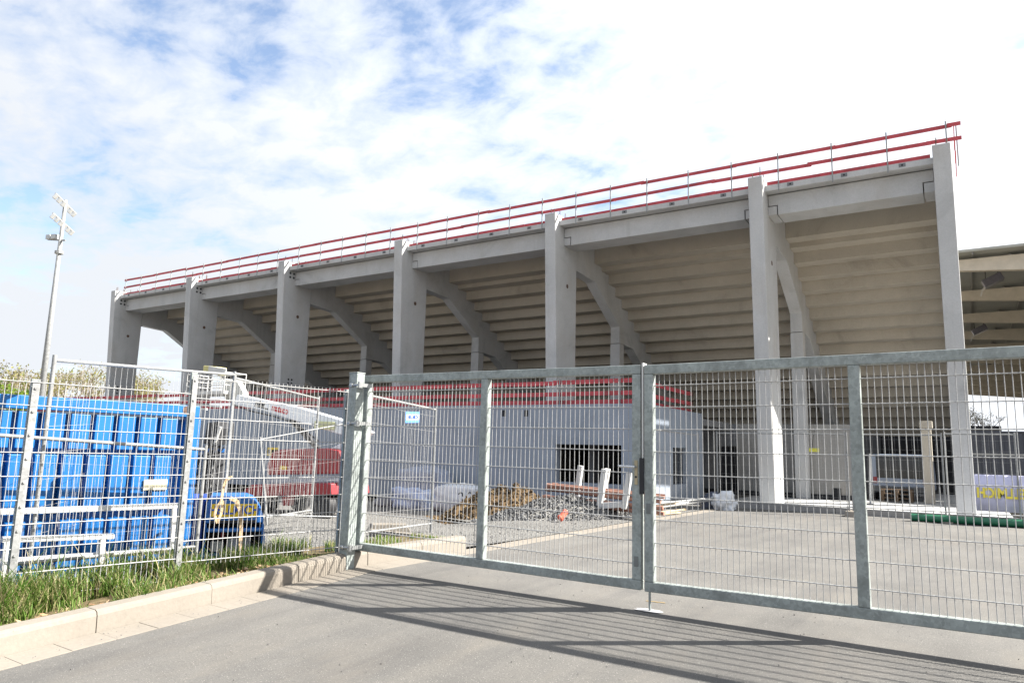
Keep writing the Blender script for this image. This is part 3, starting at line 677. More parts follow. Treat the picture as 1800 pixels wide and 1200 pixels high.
# banner (seen from behind)
BY = RY+.06; q0 = on_y(1712, 833, BY); q1 = on_y(1812, 830, BY); zb = on_y(1716, 897, BY).z
bn = thing('banner', 'pale lilac banner with yellow mirrored lettering tied to the right site fence', 'banner', (q0.x, BY, zb))
m = MB(); nx = 24
for i in range(nx+1):
    x = q0.x+(q1.x-q0.x)*i/nx; dy = .02*math.sin(i*.9)+.012*math.sin(i*2.3)
    for z in (zb, (zb+q0.z)/2, q0.z): m.v.append((x, BY+dy*(1 if z != q0.z else .3), z))
for i in range(nx):
    for j in range(2): k = i*3+j; m.f.append((k, k+3, k+4, k+1))
o = put('sheet', m, LILAC, bn, smooth='all'); sm = o.modifiers.new('thick', 'SOLIDIFY'); sm.thickness = .006
tx = on_y(1768, 868, BY-.035); put_text('lettering', 'HELLMICH', .31, tx+Vector((-.0, 0, 0)), (-1, 0, 0), (0, 0, 1), simple('yellow lettering', (.8, .66, .08), .5), bn, .014, .78)

# ------------------------------------------------------------------ blue container
CP = P2-FN*1.0; CP.z = 0
cR = on_p(336, 850, CP, FD); cR.z = 0
ctz = on_p(336, 713, CP, FD).z; ctl = on_p(0, 688, CP, FD); CB = zg(4.0)-.0
co = thing('skip_container', 'bright blue ribbed steel skip container behind the mesh fence', 'container', (cR.x, cR.y, CB))
LEN = 6.2; D = -FD
def cbox(t0, t1, n0, n1, z0, z1, name, mat, par=co, bev=.006):
    p = cR+D*t0; c = cR+D*((t0+t1)/2)+FN*((n0+n1)/2); return put(name, MB().obox((c.x, c.y, (z0+z1)/2), D, FN, (0, 0, 1), abs(t1-t0)/2, abs(n1-n0)/2, (z1-z0)/2), mat, par, bev)
cbox(0, LEN, -2.2, -.09, CB+.1, ctz-.16, 'body', BLUE); cbox(-.01, LEN, -.14, .03, ctz-.13, ctz, 'top_rail', BLUE); cbox(0, LEN, -.1, .02, CB+.06, CB+.2, 'bottom_rail', BLUE)
cp_ = cbox(-.03, .13, -.12, .035, CB+.06, ctz-.131, 'corner_post', BLUE)
hc = on_p(327, 720, CP, FD); put('lifting_hole', MB().tube(hc+FN*.02, hc+FN*.04, .045, 12), REBAR, cp_)
rib = [313, 277, 239, 200, 159, 115, 66, 20]; pitch = None; ts = [-(on_p(px, 760, CP, FD)-cR).dot(FD) for px in rib]
ts += [ts[-1]+.34*k for k in range(1, 9)]
zm = on_p(200, 795, CP, FD).z; zm2 = on_p(200, 905, CP, FD).z
for k in range(len(ts)-1):
    a, b = ts[k]+.018, ts[k+1]-.036
    for z0, z1, sh in ((zm+.02, ctz-.145, 0), (zm2+.03, zm-.02, .035), (CB+.21, zm2-.02, -.01)):
        c = cR+D*((a+b)/2+sh); h = (b-a)/2; base = [(c+D*s*(h+.008)+FN*(-.1)) for s in (-1, 1)]; front = [(c+D*s*h+FN*.015) for s in (-1, 1)]
        mb = MB().hexa([(*base[0].xy, z0), (*base[1].xy, z0), (*front[1].xy, z0+.012), (*front[0].xy, z0+.012)], [(*base[0].xy, z1), (*base[1].xy, z1), (*front[1].xy, z1-.012), (*front[0].xy, z1-.012)])
        put('rib', mb, BLUE, co, .006)
s0, s1 = on_p(251, 844, CP, FD), on_p(291, 858, CP, FD); put('label_plate', MB().obox((s0+s1)/2+FN*.03, FD, FN, (0, 0, 1), (s1-s0).xy.length/2, .004, .055), simple('faded cream label', (.6, .55, .38), .7), co)

# white tube frames between fence and container
def frame_thing(name, label, segs, off, w, par_mat=WHITE):
    p0 = P2-FN*off; pts = [(on_p(*a, p0, FD), on_p(*b, p0, FD)) for a, b in segs]
    zmin = min(min(a.z, b.z) for a, b in pts); t = thing(name, label, 'frame', (pts[0][1].x, pts[0][1].y, zmin), 0, 'white tube frames leaning by the container')
    for i, (a, b) in enumerate(pts): put('tube', MB().bar(a, b, w, w, FN), par_mat, t, .006)
    return t
frame_thing('tube_frame', 'large white square tube frame standing against the blue container', [((-60, 901), (318, 888)), ((305, 893), (303, 1012)), ((-60, 991), (306, 966))], .62, .055)
frame_thing('tube_frame', 'smaller white tube bench frame in the grass in front of the blue container', [((3, 948), (200, 942)), ((180, 948), (176, 1042)), ((30, 1036), (178, 1026)), ((12, 950), (4, 1036))], .33, .05)

# ------------------------------------------------------------------ blue machine
MB0 = on_g(352, 996, .03); MB1 = on_g(462, 988, .03); mz = lotz(5.6)
bl = MB0.xy; br_ = MB1.xy
md = Vector((br_.x-bl.x, br_.y-bl.y, 0)); mw = md.length; md.normalize(); mn = Vector((md.y, -md.x, 0))
bmch = thing('blue_machine', 'blue site machine with yellow name plate and open dark front beside the container', 'machine', (bl.x, bl.y, mz))
def mp(u, n, z): return Vector((bl.x, bl.y, mz))+md*(u*mw)+mn*n+Vector((0, 0, z))
mh = on_p(440, 874, bl, md).z-mz
arch = [(-.02, .0), (.0, 0), (.0, mh*.55), (.0, mh*.86), (.06, mh), (.66, mh), (.80, mh*.95), (.91, mh*.82), (.975, mh*.62), (1.0, mh*.4), (1.02, 0)]
def side(u0, u1, prof, depth0, depth1, name, mat, bev=.01):
    m = MB(); n = len(prof); m.v = [tuple(mp(u, -depth0, z)) for u, z in prof]+[tuple(mp(u, -depth1, z)) for u, z in prof]
    m.f = [tuple(range(n)), tuple(range(2*n-1, n-1, -1))]+[(i, n+i, n+(i+1) % n, (i+1) % n) for i in range(n)]
    return put(name, m, mat, bmch, bev)
hood = [(0, mh*.60), (0, mh*.86), (.06, mh), (.66, mh), (.80, mh*.95), (.91, mh*.82), (.96, mh*.66), (.96, mh*.60)]
side(0, 1, hood, 0, .9, 'hood', BLUE2)
side(0, 1, [(0, 0), (.045, 0), (.045, mh*.60-.004), (0, mh*.60-.004)], .0, .9, 'side_panel', BLUE2)
side(0, 1, [(.955, 0), (1.02, 0), (1.0, mh*.4), (.965, mh*.60-.004), (.93, mh*.60-.004)], .0, .9, 'side_panel', BLUE2)
side(0, 1, [(.05, mh*.47), (.94, mh*.47), (.94, mh*.52), (.05, mh*.52)], -.06, .3, 'shelf', BLUE2)
side(0, 1, [(-.02, .0), (1.03, .0), (1.03, .09), (-.02, .09)], -.05, .95, 'base_frame', BLUE2)
side(0, 1, [(.046, .091), (.954, .091), (.954, mh*.59), (.046, mh*.59)], .45, .9, 'back_panel', BLACK)
side(0, 1, [(.40, .1), (.78, .1), (.78, mh*.36), (.40, mh*.36)], .12, .44, 'grey_box', simple('grey cabinet', (.30, .31, .33), .5))
side(0, 1, [(.12, .1), (.34, .1), (.34, .22), (.12, .22)], .1, .4, 'battery', simple('pale box', (.4, .4, .36), .5))
side(0, 1, [(.28, .24), (.34, .24), (.34, .33), (.28, .33)], .1, .2, 'red_knob', REDM)
side(0, 1, [(.10, mh*.70), (.83, mh*.70), (.83, mh*.90), (.10, mh*.90)], -.008, -.002, 'name_plate', YEL, 0)
put_text('lettering', 'HELLMICH', mh*.19, mp(.465, .011, mh*.80), md, (0, 0, 1), LETB, bmch, .003, .86)
side(0, 1, [(.08, mh*.605), (.84, mh*.605), (.84, mh*.645), (.08, mh*.645)], -.004, .01, 'vent_slot', BLACK, 0)
side(0, 1, [(-.42, .05), (-.02, .05), (-.02, mh*.98), (-.42, mh*.98)], .1, .9, 'rear_cabinet', simple('deep blue paint', (.012, .05, .25), .4))
# straps hanging from the fence
sp0 = P2-FN*.45
def strap(pts, w, label, name='lifting_strap'):
    q = [on_p(a, b, sp0, FD) for a, b in pts]; m = MB()
    for a, b in zip(q, q[1:]): m.bar(a, b+(b-a).normalized()*.008, .008, w, FN)
    m2 = MB()
    for a, b in zip(q, q[1:]):
        dd = (b-a).normalized(); sd_ = FN.cross(dd).normalized(); m2.obox((a+b)/2, dd, sd_, FN, (b-a).length/2+.004, w/2, .004)
    o = put(name, m2, STRAP, None, loc=tuple(q[-1])); return tag(o, label, 'strap', 'webbing straps hanging on the site fence')
strap([(408, 838), (398, 842), (392, 858), (389, 880), (380, 893), (377, 905), (382, 918), (390, 899), (392, 880)], .03, 'tan webbing sling looped over the fence post above the blue machine')
strap([(405, 875), (416, 880), (421, 893), (424, 915), (423, 950), (421, 985)], .042, 'wide tan webbing strap hanging down the front of the blue machine')

# ------------------------------------------------------------------ boom lift
LY = 14.0
def lp_(px, py, dy=0): return on_y(px, py, LY+dy)
def lpoly(name, pts, y0, y1, mat, par, bev=.02, smooth=False):
    p = [on_y(a, b, LY) for a, b in pts]; return put(name, MB().prism([(q.x, q.z) for q in p], 'y', LY+y0, LY+y1), mat, par, bev)
lg = lot(-13, 14)
lb = lp_(560, 900); lift = thing('boom_lift', 'boom lift with red body, grey white boom and raised work basket', 'boom lift', (lb.x, LY, lg))
lpoly('boom', [(424, 694), (480, 706), (530, 716), (605, 738), (642, 752), (640, 771), (600, 762), (540, 744), (470, 722), (418, 712)], -.16, .16, WHITEM, lift)
lpoly('lower_arm', [(642, 752), (655, 760), (600, 800), (575, 812), (560, 806), (590, 786), (625, 768)], -.12, .12, WHITEM, lift)
lpoly('lift_cylinder', [(508, 738), (516, 737), (564, 788), (560, 795)], -.05, .05, BLACK, lift, .01)
lpoly('turntable_cover', [(497, 815), (505, 795), (520, 790), (600, 788), (622, 792), (629, 812), (627, 832), (497, 834)], -.55, .45, REDM, lift, .04)
lpoly('counterweight', [(498, 836), (627, 834), (624, 846), (500, 848)], -.5, .4, simple('light grey paint', (.4, .43, .47), .5), lift, .02)
lpoly('chassis', [(478, 850), (618, 848), (620, 868), (480, 870)], -.75, .65, REDM, lift, .03)
lpoly('outrigger', [(460, 858), (478, 852), (478, 880), (455, 886)], -.6, -.4, REDM, lift, .02)
lpoly('outrigger', [(536, 866), (550, 866), (548, 886), (536, 886)], -.8, -.62, REDM, lift, .02)
for px in (500, 600):
    c = lp_(px, 876); put('wheel', MB().tube((c.x, LY-.72, lg+.34), (c.x, LY-.45, lg+.34), .34, 20), BLACK, lift, .04, True); put('wheel', MB().tube((c.x, LY+.45, lg+.34), (c.x, LY+.72, lg+.34), .34, 20), BLACK, lift, .04, True)
lpoly('yellow_cover', [(563, 740), (598, 742), (597, 756), (562, 754)], -.22, -.161, simple('pale yellow plastic', (.62, .62, .35), .5), lift)
lpoly('yellow_mark', [(520, 818), (532, 819), (531, 825), (519, 824)], -.556, -.55, YEL, lift, 0)
a0, a1 = lp_(462, 716), lp_(486, 722); xd = (lp_(515, 729)-lp_(455, 713)); xd.y = 0; xd.normalize(); yd = Vector((-xd.z, 0, xd.x))
put_text('lettering', 'miet...', .30, lp_(468, 712)+Vector((0, -.17, 0)), xd, yd, LETK, lift, .006, .85)
put_text('lettering', 'mateco', .27, lp_(500, 720)+Vector((0, -.17, 0)), xd, yd, LETR, lift, .006, .9)
# basket
bk = MB(); bx0, bx1 = lp_(346, 690).x, lp_(412, 690).x; bz0, bz1 = lp_(380, 693).z, lp_(380, 658).z
for z in (bz1, (bz0+bz1)/2+.1, bz0+.25):
    for yy in (-.38, .38): bk.tube((bx0, LY+yy, z), (bx1, LY+yy, z), .015, 8)
    for xx in (bx0, bx1): bk.tube((xx, LY-.38, z), (xx, LY+.38, z), .015, 8)
for xx in (bx0, (bx0*2+bx1)/3, (bx0+2*bx1)/3, bx1):
    for yy in (-.38, .38): bk.tube((xx, LY+yy, bz0), (xx, LY+yy, bz1), .015, 8)
bkt = put('basket_rail', bk, WHITE, lift, smooth=True); put('basket_floor', MB().box(bx0-.03, bx1+.03, LY-.4, LY+.4, bz0-.03, bz0+.07), WHITE, lift, .01)
lpoly('jib_bracket', [(398, 672), (420, 668), (432, 690), (430, 708), (404, 706), (394, 690)], -.1, .1, simple('pale machine grey', (.5, .5, .47), .5), lift)
lpoly('control_box', [(372, 644), (394, 646), (393, 660), (371, 657)], -.3, .1, simple('worn yellow', (.5, .46, .2), .6), lift)
lpoly('lamp_housing', [(383, 645), (414, 650), (413, 661), (382, 656)], -.34, -.305, WHITE, lift)
lpoly('toe_bar', [(366, 711), (411, 715), (411, 718), (366, 714)], -.46, -.42, WHITE, lift, 0); lpoly('toe_bar', [(367, 719), (403, 720), (403, 723), (367, 722)], -.8, -.75, WHITE, lift, 0)
hs = MB(); hp = [(402, 700), (412, 712), (440, 722), (480, 731), (520, 744), (560, 775)]
hs.path([on_y(a, b, LY-.25) for a, b in hp], .022); put('hose', hs, BLACK, lift, smooth=True)

# ------------------------------------------------------------------ black machine behind the fence
KY = 8.3
k0 = on_y(372, 880, KY); km = thing('drill_mast', 'black hydraulic drill mast with cables and chequered plates behind the site fence', 'machine', (k0.x, KY, lotz(8.3)))
def kpoly(name, pts, y0, y1, mat, bev=.01):
    p = [on_y(a, b, KY) for a, b in pts]; return put(name, MB().prism([(q.x, q.z) for q in p], 'y', KY+y0, KY+y1), mat, km, bev)
DM = simple('dark machine steel', (.035, .036, .04), .5, .3, .3, 8)
kpoly('upper_head', [(377, 743), (396, 741), (394, 778), (370, 780)], -.15, .2, DM); kpoly('head_block', [(394, 748), (404, 752), (398, 782), (388, 778)], -.2, .05, DM)
kpoly('checker_plate', [(405, 750), (408, 751), (397, 782), (395, 780)], -.24, -.2, WHITE)
kpoly('lower_head', [(372, 808), (390, 806), (384, 860), (366, 858)], -.15, .2, DM); kpoly('chequer_board', [(386, 808), (397, 808), (387, 860), (380, 858)], -.24, -.2, BLACK)
for k in range(6):
    t = 808+8.5*k; kpoly('white_check', [(388-.9*(t-808)/8.5+(4 if k % 2 else 0), t), (393-.9*(t-808)/8.5+(4 if k % 2 else 0), t), (392-.9*(t-808)/8.5+(4 if k % 2 else 0), t+7), (387-.9*(t-808)/8.5+(4 if k % 2 else 0), t+7)], -.25, -.241, WHITE, 0)
kpoly('mast', [(366, 782), (380, 782), (360, 905), (346, 905)], -.06, .12, DM); kpoly('blue_carriage', [(340, 788), (388, 788), (386, 795), (340, 795)], -.1, .1, BLUE2); kpoly('blue_frame', [(338, 800), (356, 800), (352, 850), (334, 850)], -.1, .1, BLUE2)
hh = MB(); rr = random.Random(4)
for k in range(14):
    a = on_y(rr.uniform(362, 396), rr.uniform(775, 790), KY-.22); b = on_y(rr.uniform(345, 385), rr.uniform(835, 895), KY-.22); mpt = (a+b)/2+Vector((rr.uniform(-.2, .2), -.1, rr.uniform(-.1, .1))); hh.path([a, (a+mpt)/2+Vector((rr.uniform(-.05, .05), 0, 0)), mpt, b], .014, 5)
put('hoses', hh, BLACK, km, smooth=True)

# ------------------------------------------------------------------ bags, heaps, pipes
def bag(px0, px1, py0, py1, Y, seed, mat, label, name='bulk_bag', sy=.55, lumpy=.12):
    a, b = on_y(px0, py1, Y), on_y(px1, py0, Y); z0 = (lot((a.x+b.x)/2, Y) if a.x < -7.3 else zg(Y))-.03; w = b.x-a.x; h = b.z-z0
    bm = bmesh.new(); bmesh.ops.create_cube(bm, size=2); bmesh.ops.subdivide_edges(bm, edges=bm.edges, cuts=11, use_grid_fill=True)
    for v in bm.verts:
        c = v.co.copy(); n_ = c.normalized()*1.15; c = c.lerp(n_, .55); o = Vector((seed*3.7, 0, 0))
        k = noise.fractal(c*1.3+o, .8, 2, 4)*lumpy*1.4+noise.ridged_multi_fractal(c*2.1+o, .9, 2, 4, 1, 2)*lumpy*.35; c += c.normalized()*k
        c.z = max(c.z, -.93); v.co = Vector((c.x*w/2, c.y*sy/2*w, (c.z+.93)/1.9*h))
    me = bpy.data.meshes.new(name); bm.to_mesh(me); bm.free(); me.materials.append(mat)
    for p in me.polygons: p.use_smooth = True
    o = bpy.data.objects.new(name, me); COL.objects.link(o); o.location = ((a.x+b.x)/2, Y, z0); return tag(o, label, 'bag', 'bags piled against the annex wall')
bag(706, 786, 828, 900, 18.2, 1, TARPG, 'tall dark grey bag of rubble against the annex wall')
bag(700, 765, 860, 905, 17.9, 2, simple('pale blue plastic', (.35, .42, .58), .6, 0, .2, 6, .1), 'crumpled pale blue bag in front of the tall grey bag', lumpy=.2)
bb = bag(772, 856, 856, 902, 18.1, 3, TARP, 'big white bulk bag with two black handles beside the soil heap')
for k in (806, 822):
    q = on_y(k, 868, 17.45); put('handle', MB().path([q, q+Vector((.07, -.02, .05)), q+Vector((.16, -.03, .04)), q+Vector((.17, -.02, -.06))], .018, 6), BLACK, bb, smooth=True)
bag(668, 712, 872, 906, 17.9, 5, simple('mid grey sheet', (.20, .21, .23), .7), 'low grey plastic sack at the left of the bag pile', lumpy=.2)
def heap(name, label, cat, c, rx, ry, h, rot, mat, seed, stone_mat, nst, smin, smax, rough=.2, skew=0):
    n = 44; m = MB()
    def hz_(u, v):
        rr_ = math.hypot(u, v); k = max(0, 1-rr_**1.6); return h*k*(1+.32*noise.fractal(Vector((u*1.8+seed, v*1.8, 0)), .9, 2, 5))+rough*h*.35*noise.noise((u*7+seed, v*7, 3))*min(1, k*3)
    ca, sa = math.cos(rot), math.sin(rot)
    def W(u, v): return (c[0]+ca*u*rx-sa*v*ry, c[1]+sa*u*rx+ca*v*ry)
    for i in range(n+1):
        for j in range(n+1):
            u, v = -1.05+2.1*i/n, -1.05+2.1*j/n; x, y = W(u, v); m.v.append((x, y, c[2]-.04+hz_(u, v)))
    for i in range(n):
        for j in range(n): k = i*(n+1)+j; m.f.append((k, k+n+1, k+n+2, k+1))
    t = thing(name, label, cat, c); put('mound', m, mat, t, smooth='all')
    r = random.Random(seed); sp = []
    for i in range(nst):
        a = r.uniform(0, 6.283); q = math.sqrt(r.random())*1.08; u, v = q*math.cos(a), q*math.sin(a); x, y = W(u, v); sp.append((x, y, c[2]-.03+max(0, hz_(u, v)), r.uniform(smin, smax)))
    o = rocks('stones' if stone_mat is STONE else 'clods', sp, stone_mat, seed, t); o['kind'] = 'stuff'
    return t
p = on_g(885, 905); heap('soil_heap', 'heap of brown clay soil beside the gravel heap', 'soil heap', (p.x-.30, p.y+.5, zg(p.y)-.12), 1.5, 1.15, .66, .9, SOIL, 21, CLOD, 3200, .012, .05, .9)
p = on_g(1020, 906); heap('gravel_heap', 'heap of dark grey crushed stone in front of the pipe stack', 'gravel heap', (p.x-.2, p.y-.2, zg(p.y)-.03), 2.3, 1.2, .47, 1.25, GRAV, 33, STONE, 9000, .010, .036, .5)
p = on_y(991, 902, on_g(1000, 915).y-.4); o = put('coral_bucket', MB().tube(p+Vector((-.03, -.06, -.08)), p+Vector((.02, .06, .05)), .06, 14).tube(p+Vector((-.045, -.09, -.1)), p+Vector((-.03, -.06, -.08)), .07, 14), simple('coral plastic', (.65, .12, .07), .6), None, .01, True, loc=tuple(p)); tag(o, 'small coral red plastic bucket lying on the gravel heap', 'bucket')
# pipes on two white stanchion frames
PYA = 14.6
def pw(px, py, Y=PYA): return on_y(px, py, Y)
rr = random.Random(5); rows = [(851, 2), (861, 2), (871, 2), (881, 2)]
words = ['topmost', 'second', 'third', 'lowest']
for ri, (py, n) in enumerate(rows):
    for k in range(n):
        Yk = PYA+.12*k+rr.uniform(-.02, .02); a = on_y(948+rr.uniform(-8, 22)+4*ri, py+rr.uniform(-2, 2), PYA); a.y = Yk; b = on_y(1160+rr.uniform(-14, 8), py+22+rr.uniform(-2, 2), PYA); b.y = Yk+1.0*0+rr.uniform(-.03, .03)
        rad = .040+rr.uniform(-.006, .006); dd = (b-a).normalized(); o = put('steel_pipe', MB().tube(a, b, rad, 12).tube(a-dd*.02, a+dd*.10, rad*1.25, 12), [PIPE, PIPE2][(ri+k) % 2], None, 0, True, loc=tuple((a+b)/2))
        tag(o, 'rusty pinkish steel pipe, %s of the %s layer of the pipe stack' % (['front one', 'rear one'][k], words[ri]), 'pipe', 'steel pipes stacked on white stanchions')
def stanchion(pl, pr, zl, Yoff, label):
    l0, l1 = pw(*pl[0], PYA+Yoff), pw(*pl[1], PYA+Yoff); r0, r1 = pw(*pr[0], PYA+Yoff), pw(*pr[1], PYA+Yoff)
    t = thing('stanchion_frame', label, 'rack', (l1.x, PYA+Yoff, min(l1.z, r1.z)), 0, 'white stanchion frames of the pipe rack')
    put('upright', MB().bar(l1, l0, .11, .12, (0, 1, 0)), WHITE, t, .012); put('upright', MB().bar(r1, r0, .11, .12, (0, 1, 0)), WHITE, t, .012)
    m1 = l1.lerp(l0, .12)+Vector((.06, 0, 0)); m2 = r1.lerp(r0, .12)-Vector((.06, 0, 0)); put('cross_beam', MB().bar(m1, m2, .1, .13, (0, 1, 0)), WHITE, t, .012)
stanchion(((1063, 824), (1053, 897)), ((1107, 830), (1097, 894)), 0, -.16, 'white steel U shaped stanchion frame at the front of the pipe stack')
stanchion(((1021, 818), (1012, 888)), ((1068, 823), (1058, 888)), 0, .85, 'white steel U shaped stanchion frame at the back of the pipe stack')
# timber and debris right of the pipes
rr = random.Random(9)
tl = [((1105, 903), (1182, 889), 13.8, .05), ((1125, 908), (1205, 897), 13.4, .04), ((1152, 893), (1222, 881), 16.5, .07), ((1150, 906), (1196, 903), 13.2, .03), ((1168, 888), (1235, 884), 17.2, .06)]
lab = ['pale timber batten lying beside the pipe stack', 'thin pale plank on the yard in front of the pipe stack', 'long pale beam lying by the annex side wall', 'short board flat on the yard near the gate gap', 'grey weathered plank at the foot of the annex side wall']
for (a, b, Y, w), l in zip(tl, lab):
    p, q = on_g(*a), on_g(*b); p.z = zg(p.y)+w/2+.01; q.z = zg(q.y)+w/2+.02
    o = put('timber', MB().bar(p, q, w*2, w), WOOD if 'grey' not in l else TARP, None, .006, loc=tuple(p)); tag(o, l, 'timber', 'loose timber by the pipe stack')
p0_, p1_ = on_y(1157, 896, 16.6), on_y(1258, 880, 19.6); p0_.z = zg(16)+.14; p1_.z = zg(19)+.25
for k in range(2): tag(put('metal_tube', MB().tube(p0_+Vector((0, .12*k, .1*k)), p1_+Vector((.1*k, 0, .06*k)), .025, 8), TUBE, None, 0, True, loc=tuple(p0_)), ['thin galvanised tube lying on debris by the annex corner', 'second galvanised tube resting just above the first by the annex corner'][k], 'tube', 'loose tubes by the annex corner')
bag(1238, 1274, 872, 894, 19.7, 8, simple('dark tarp', (.05, .06, .09), .5), 'dark blue crumpled tarp at the annex corner', 'tarp', .7, .3); bag(1258, 1288, 871, 894, 19.5, 9, TARP, 'crumpled pale plastic sheet beside the dark tarp', 'plastic_sheet', .7, .35)
put('kerb_block', MB().box(0, .8, 0, .2, 0, .16), CONC, None, .01, loc=(0, 0, 0)); o = bpy.data.objects['kerb_block']; p = on_g(1112, 908); o.location = (p.x-.3, p.y, zg(p.y)); o.rotation_euler = (0, 0, .5); tag(o, 'grey concrete block lying at the end of the pipe stack', 'concrete block')
# green pipe
a = on_y(1600, 900, 19.9); b = on_y(1822, 905, 20.0); a.z = b.z = zg(20)+.095
tag(put('green_pipe', MB().tube(a, b, .09, 16).tube(b-(b-a).normalized()*.25, b, .108, 16), GREENP, None, 0, True, loc=tuple(a)), 'long dark green plastic pipe lying along the yard edge', 'pipe')

# ------------------------------------------------------------------ under the stand on the right
VY = 30.5
q0, q1 = on_y(1526, 797, VY), on_y(1640, 886, VY); vz0 = BASEZ
vn = thing('parked_van', 'pale blue grey van with a wide rear window parked under the stand', 'van', ((q0.x+q1.x)/2, VY, vz0))
VW = q1.x-q0.x; hz_ = q0.z-vz0; pr = [(q0.x+.02, vz0+.28), (q0.x, vz0+hz_*.45), (q0.x+.06, vz0+hz_*.95), (q0.x+.14, vz0+hz_), (q1.x-.14, vz0+hz_), (q1.x-.06, vz0+hz_*.95), (q1.x, vz0+hz_*.45), (q1.x-.02, vz0+.28)]
VB = simple('pale blue car paint', (.26, .31, .40), .3, 0, .05, 2, 0, .6)
put('body', MB().prism(pr, 'y', VY, VY+4.6), VB, vn, .05); put('rear_window', MB().box(q0.x+.25, q1.x-.25, VY-.012, VY-.001, vz0+hz_*.48, vz0+hz_*.95), GLASS, vn, .004)
put('bumper', MB().box(q0.x+.02, q1.x-.02, VY-.12, VY+.1, vz0+.3, vz0+.52), simple('grey plastic', (.12, .125, .13), .6), vn, .03)
for xx in (q0.x+.2, q1.x-.2): put('tail_light', MB().box(xx-.07, xx+.07, VY-.02, VY+.01, vz0+hz_*.36, vz0+hz_*.5), REDM, vn, .01)
for xx in (q0.x+.03, q1.x-.25):
    for yy in (.7, 3.7): put('wheel', MB().tube((xx, VY+yy, vz0+.32), (xx+.22, VY+yy, vz0+.32), .32, 18), BLACK, vn, .02, True)
wp = thing('white_pole', 'thin white pole standing beside the van', 'pole', (on_y(1529, 860, 27.2).x, 27.2, BASEZ)); put('shaft', MB().tube((on_y(1529, 860, 27.2).x, 27.2, BASEZ+.02), (on_y(1529, 797, 27.2).x, 27.2, on_y(1529, 797, 27.2).z), .035, 8), WHITE, wp, smooth=True); put('base_plate', MB().tube((on_y(1529, 860, 27.2).x, 27.2, BASEZ), (on_y(1529, 860, 27.2).x, 27.2, BASEZ+.03), .12, 12), TUBE, wp)
for k in range(3):
    P_ = thing('pallet', ['bottom', 'middle', 'top'][k]+' wooden pallet of the stack behind the site fence', 'pallet', (on_y(1578, 880, 29.8).x, 29.8, BASEZ+.15*k), 0, 'stacked pallets'); x = on_y(1578, 880, 29.8).x
    for j in range(5): put('slat', MB().box(x-.5, x+.5, 29.45+.19*j, 29.55+.19*j, BASEZ+.15*k+.12, BASEZ+.15*k+.144), OLDW, P_)
    for j in range(3): put('bearer', MB().box(x-.5+.45*j, x-.4+.45*j, 29.45, 30.3, BASEZ+.15*k, BASEZ+.15*k+.118), OLDW, P_)
q = on_y(1619, 752, 29.5); post = thing('support_column', 'slim tan concrete column beside the van under the stand', 'column', (q.x, 29.5, BASEZ)); put('shaft', MB().box(q.x, q.x+.30, 29.5, 29.8, BASEZ, q.z), CONC_S, post, .01); put('head', MB().box(q.x-.05, q.x+.35, 29.45, 29.85, q.z+.002, q.z+.25), CONC_S, post, .01)
struct(put('shade_backdrop', MB().box(-45, 1.4, 38.7, 38.9, -.3, 3.0), DARK))  # upright near-black sheet added to darken the gap behind the van
# dark container behind banner
DY = 30.0; q0, q1 = on_y(1700, 757, DY), on_y(1700, 834, DY); x1 = q0.x+6.1
dc = thing('site_container', 'dark blue grey site container behind the banner at the right edge', 'container', (q0.x+3, DY, zg(30))); DCM = simple('dark container paint', (.035, .04, .055), .5, 0, .15, 3, .03)
put('body', MB().box(q0.x, x1, DY+.05, DY+2.4, zg(30), q0.z-.06), DCM, dc); put('roof_rail', MB().box(q0.x-.02, x1, DY, DY+2.42, q0.z-.06, q0.z), DCM, dc, .01); put('middle_rail', MB().box(q0.x, x1, DY+.01, DY+.049, on_y(1740, 800, DY).z, on_y(1740, 798, DY).z+.03), TUBE, dc)
for k in range(22): put('rib', MB().box(q0.x+.1+.27*k, q0.x+.24+.27*k, DY+.012, DY+.049, zg(30)+.15, q0.z-.07), DCM, dc, .01)

# ------------------------------------------------------------------ neighbouring stand canopy
can = thing('stand_canopy', 'neighbouring stand roof with tan cantilever rafters at the right edge', 'roof', (8, 45, 0))
CY0, CST, CZ = 39.7, 7.5, on_y(1740, 453, 39.7).z
for k in range(11):
    Y = CY0+CST*k; put('rafter', MB().prism([(-1.9, CZ), (17.5, CZ), (17.5, CZ-2.0), (-1.9, CZ-.35)], 'y', Y-.17, Y+.17), GLULAM, can, .01)
    put('bracket', MB().bar((2.3, Y+.3, CZ+.02), (2.6, Y+1.2, CZ+.17), .12, .3), TUBE, can)
put('roof_sheet', MB().add([(-2.5, CY0-.8, CZ+.20), (20, CY0-.8, CZ+.24), (20, CY0+82, CZ+.24), (-2.5, CY0+82, CZ+.20), (-2.5, CY0-.8, CZ+.32), (20, CY0-.8, CZ+.36), (20, CY0+82, CZ+.36), (-2.5, CY0+82, CZ+.32)], [(0, 1, 2, 3), (7, 6, 5, 4), (0, 4, 5, 1), (1, 5, 6, 2), (2, 6, 7, 3), (3, 7, 4, 0)]), ROOFM, can)
for k in range(28): x = -1.7+.62*k; put('purlin', MB().box(x, x+.06, CY0-.7, CY0+81, CZ+.10, CZ+.195), TUBE, can) if k % 4 == 0 else None
put('rear_wall', MB().box(17.7, 18.0, CY0, CY0+82, 0, CZ+.4), CONC_D, can)
for k in range(8): put('support_column', MB().box(16.8, 17.4, CY0+11*k, CY0+11*k+.5, 0, CZ-1.6), CONC, can)
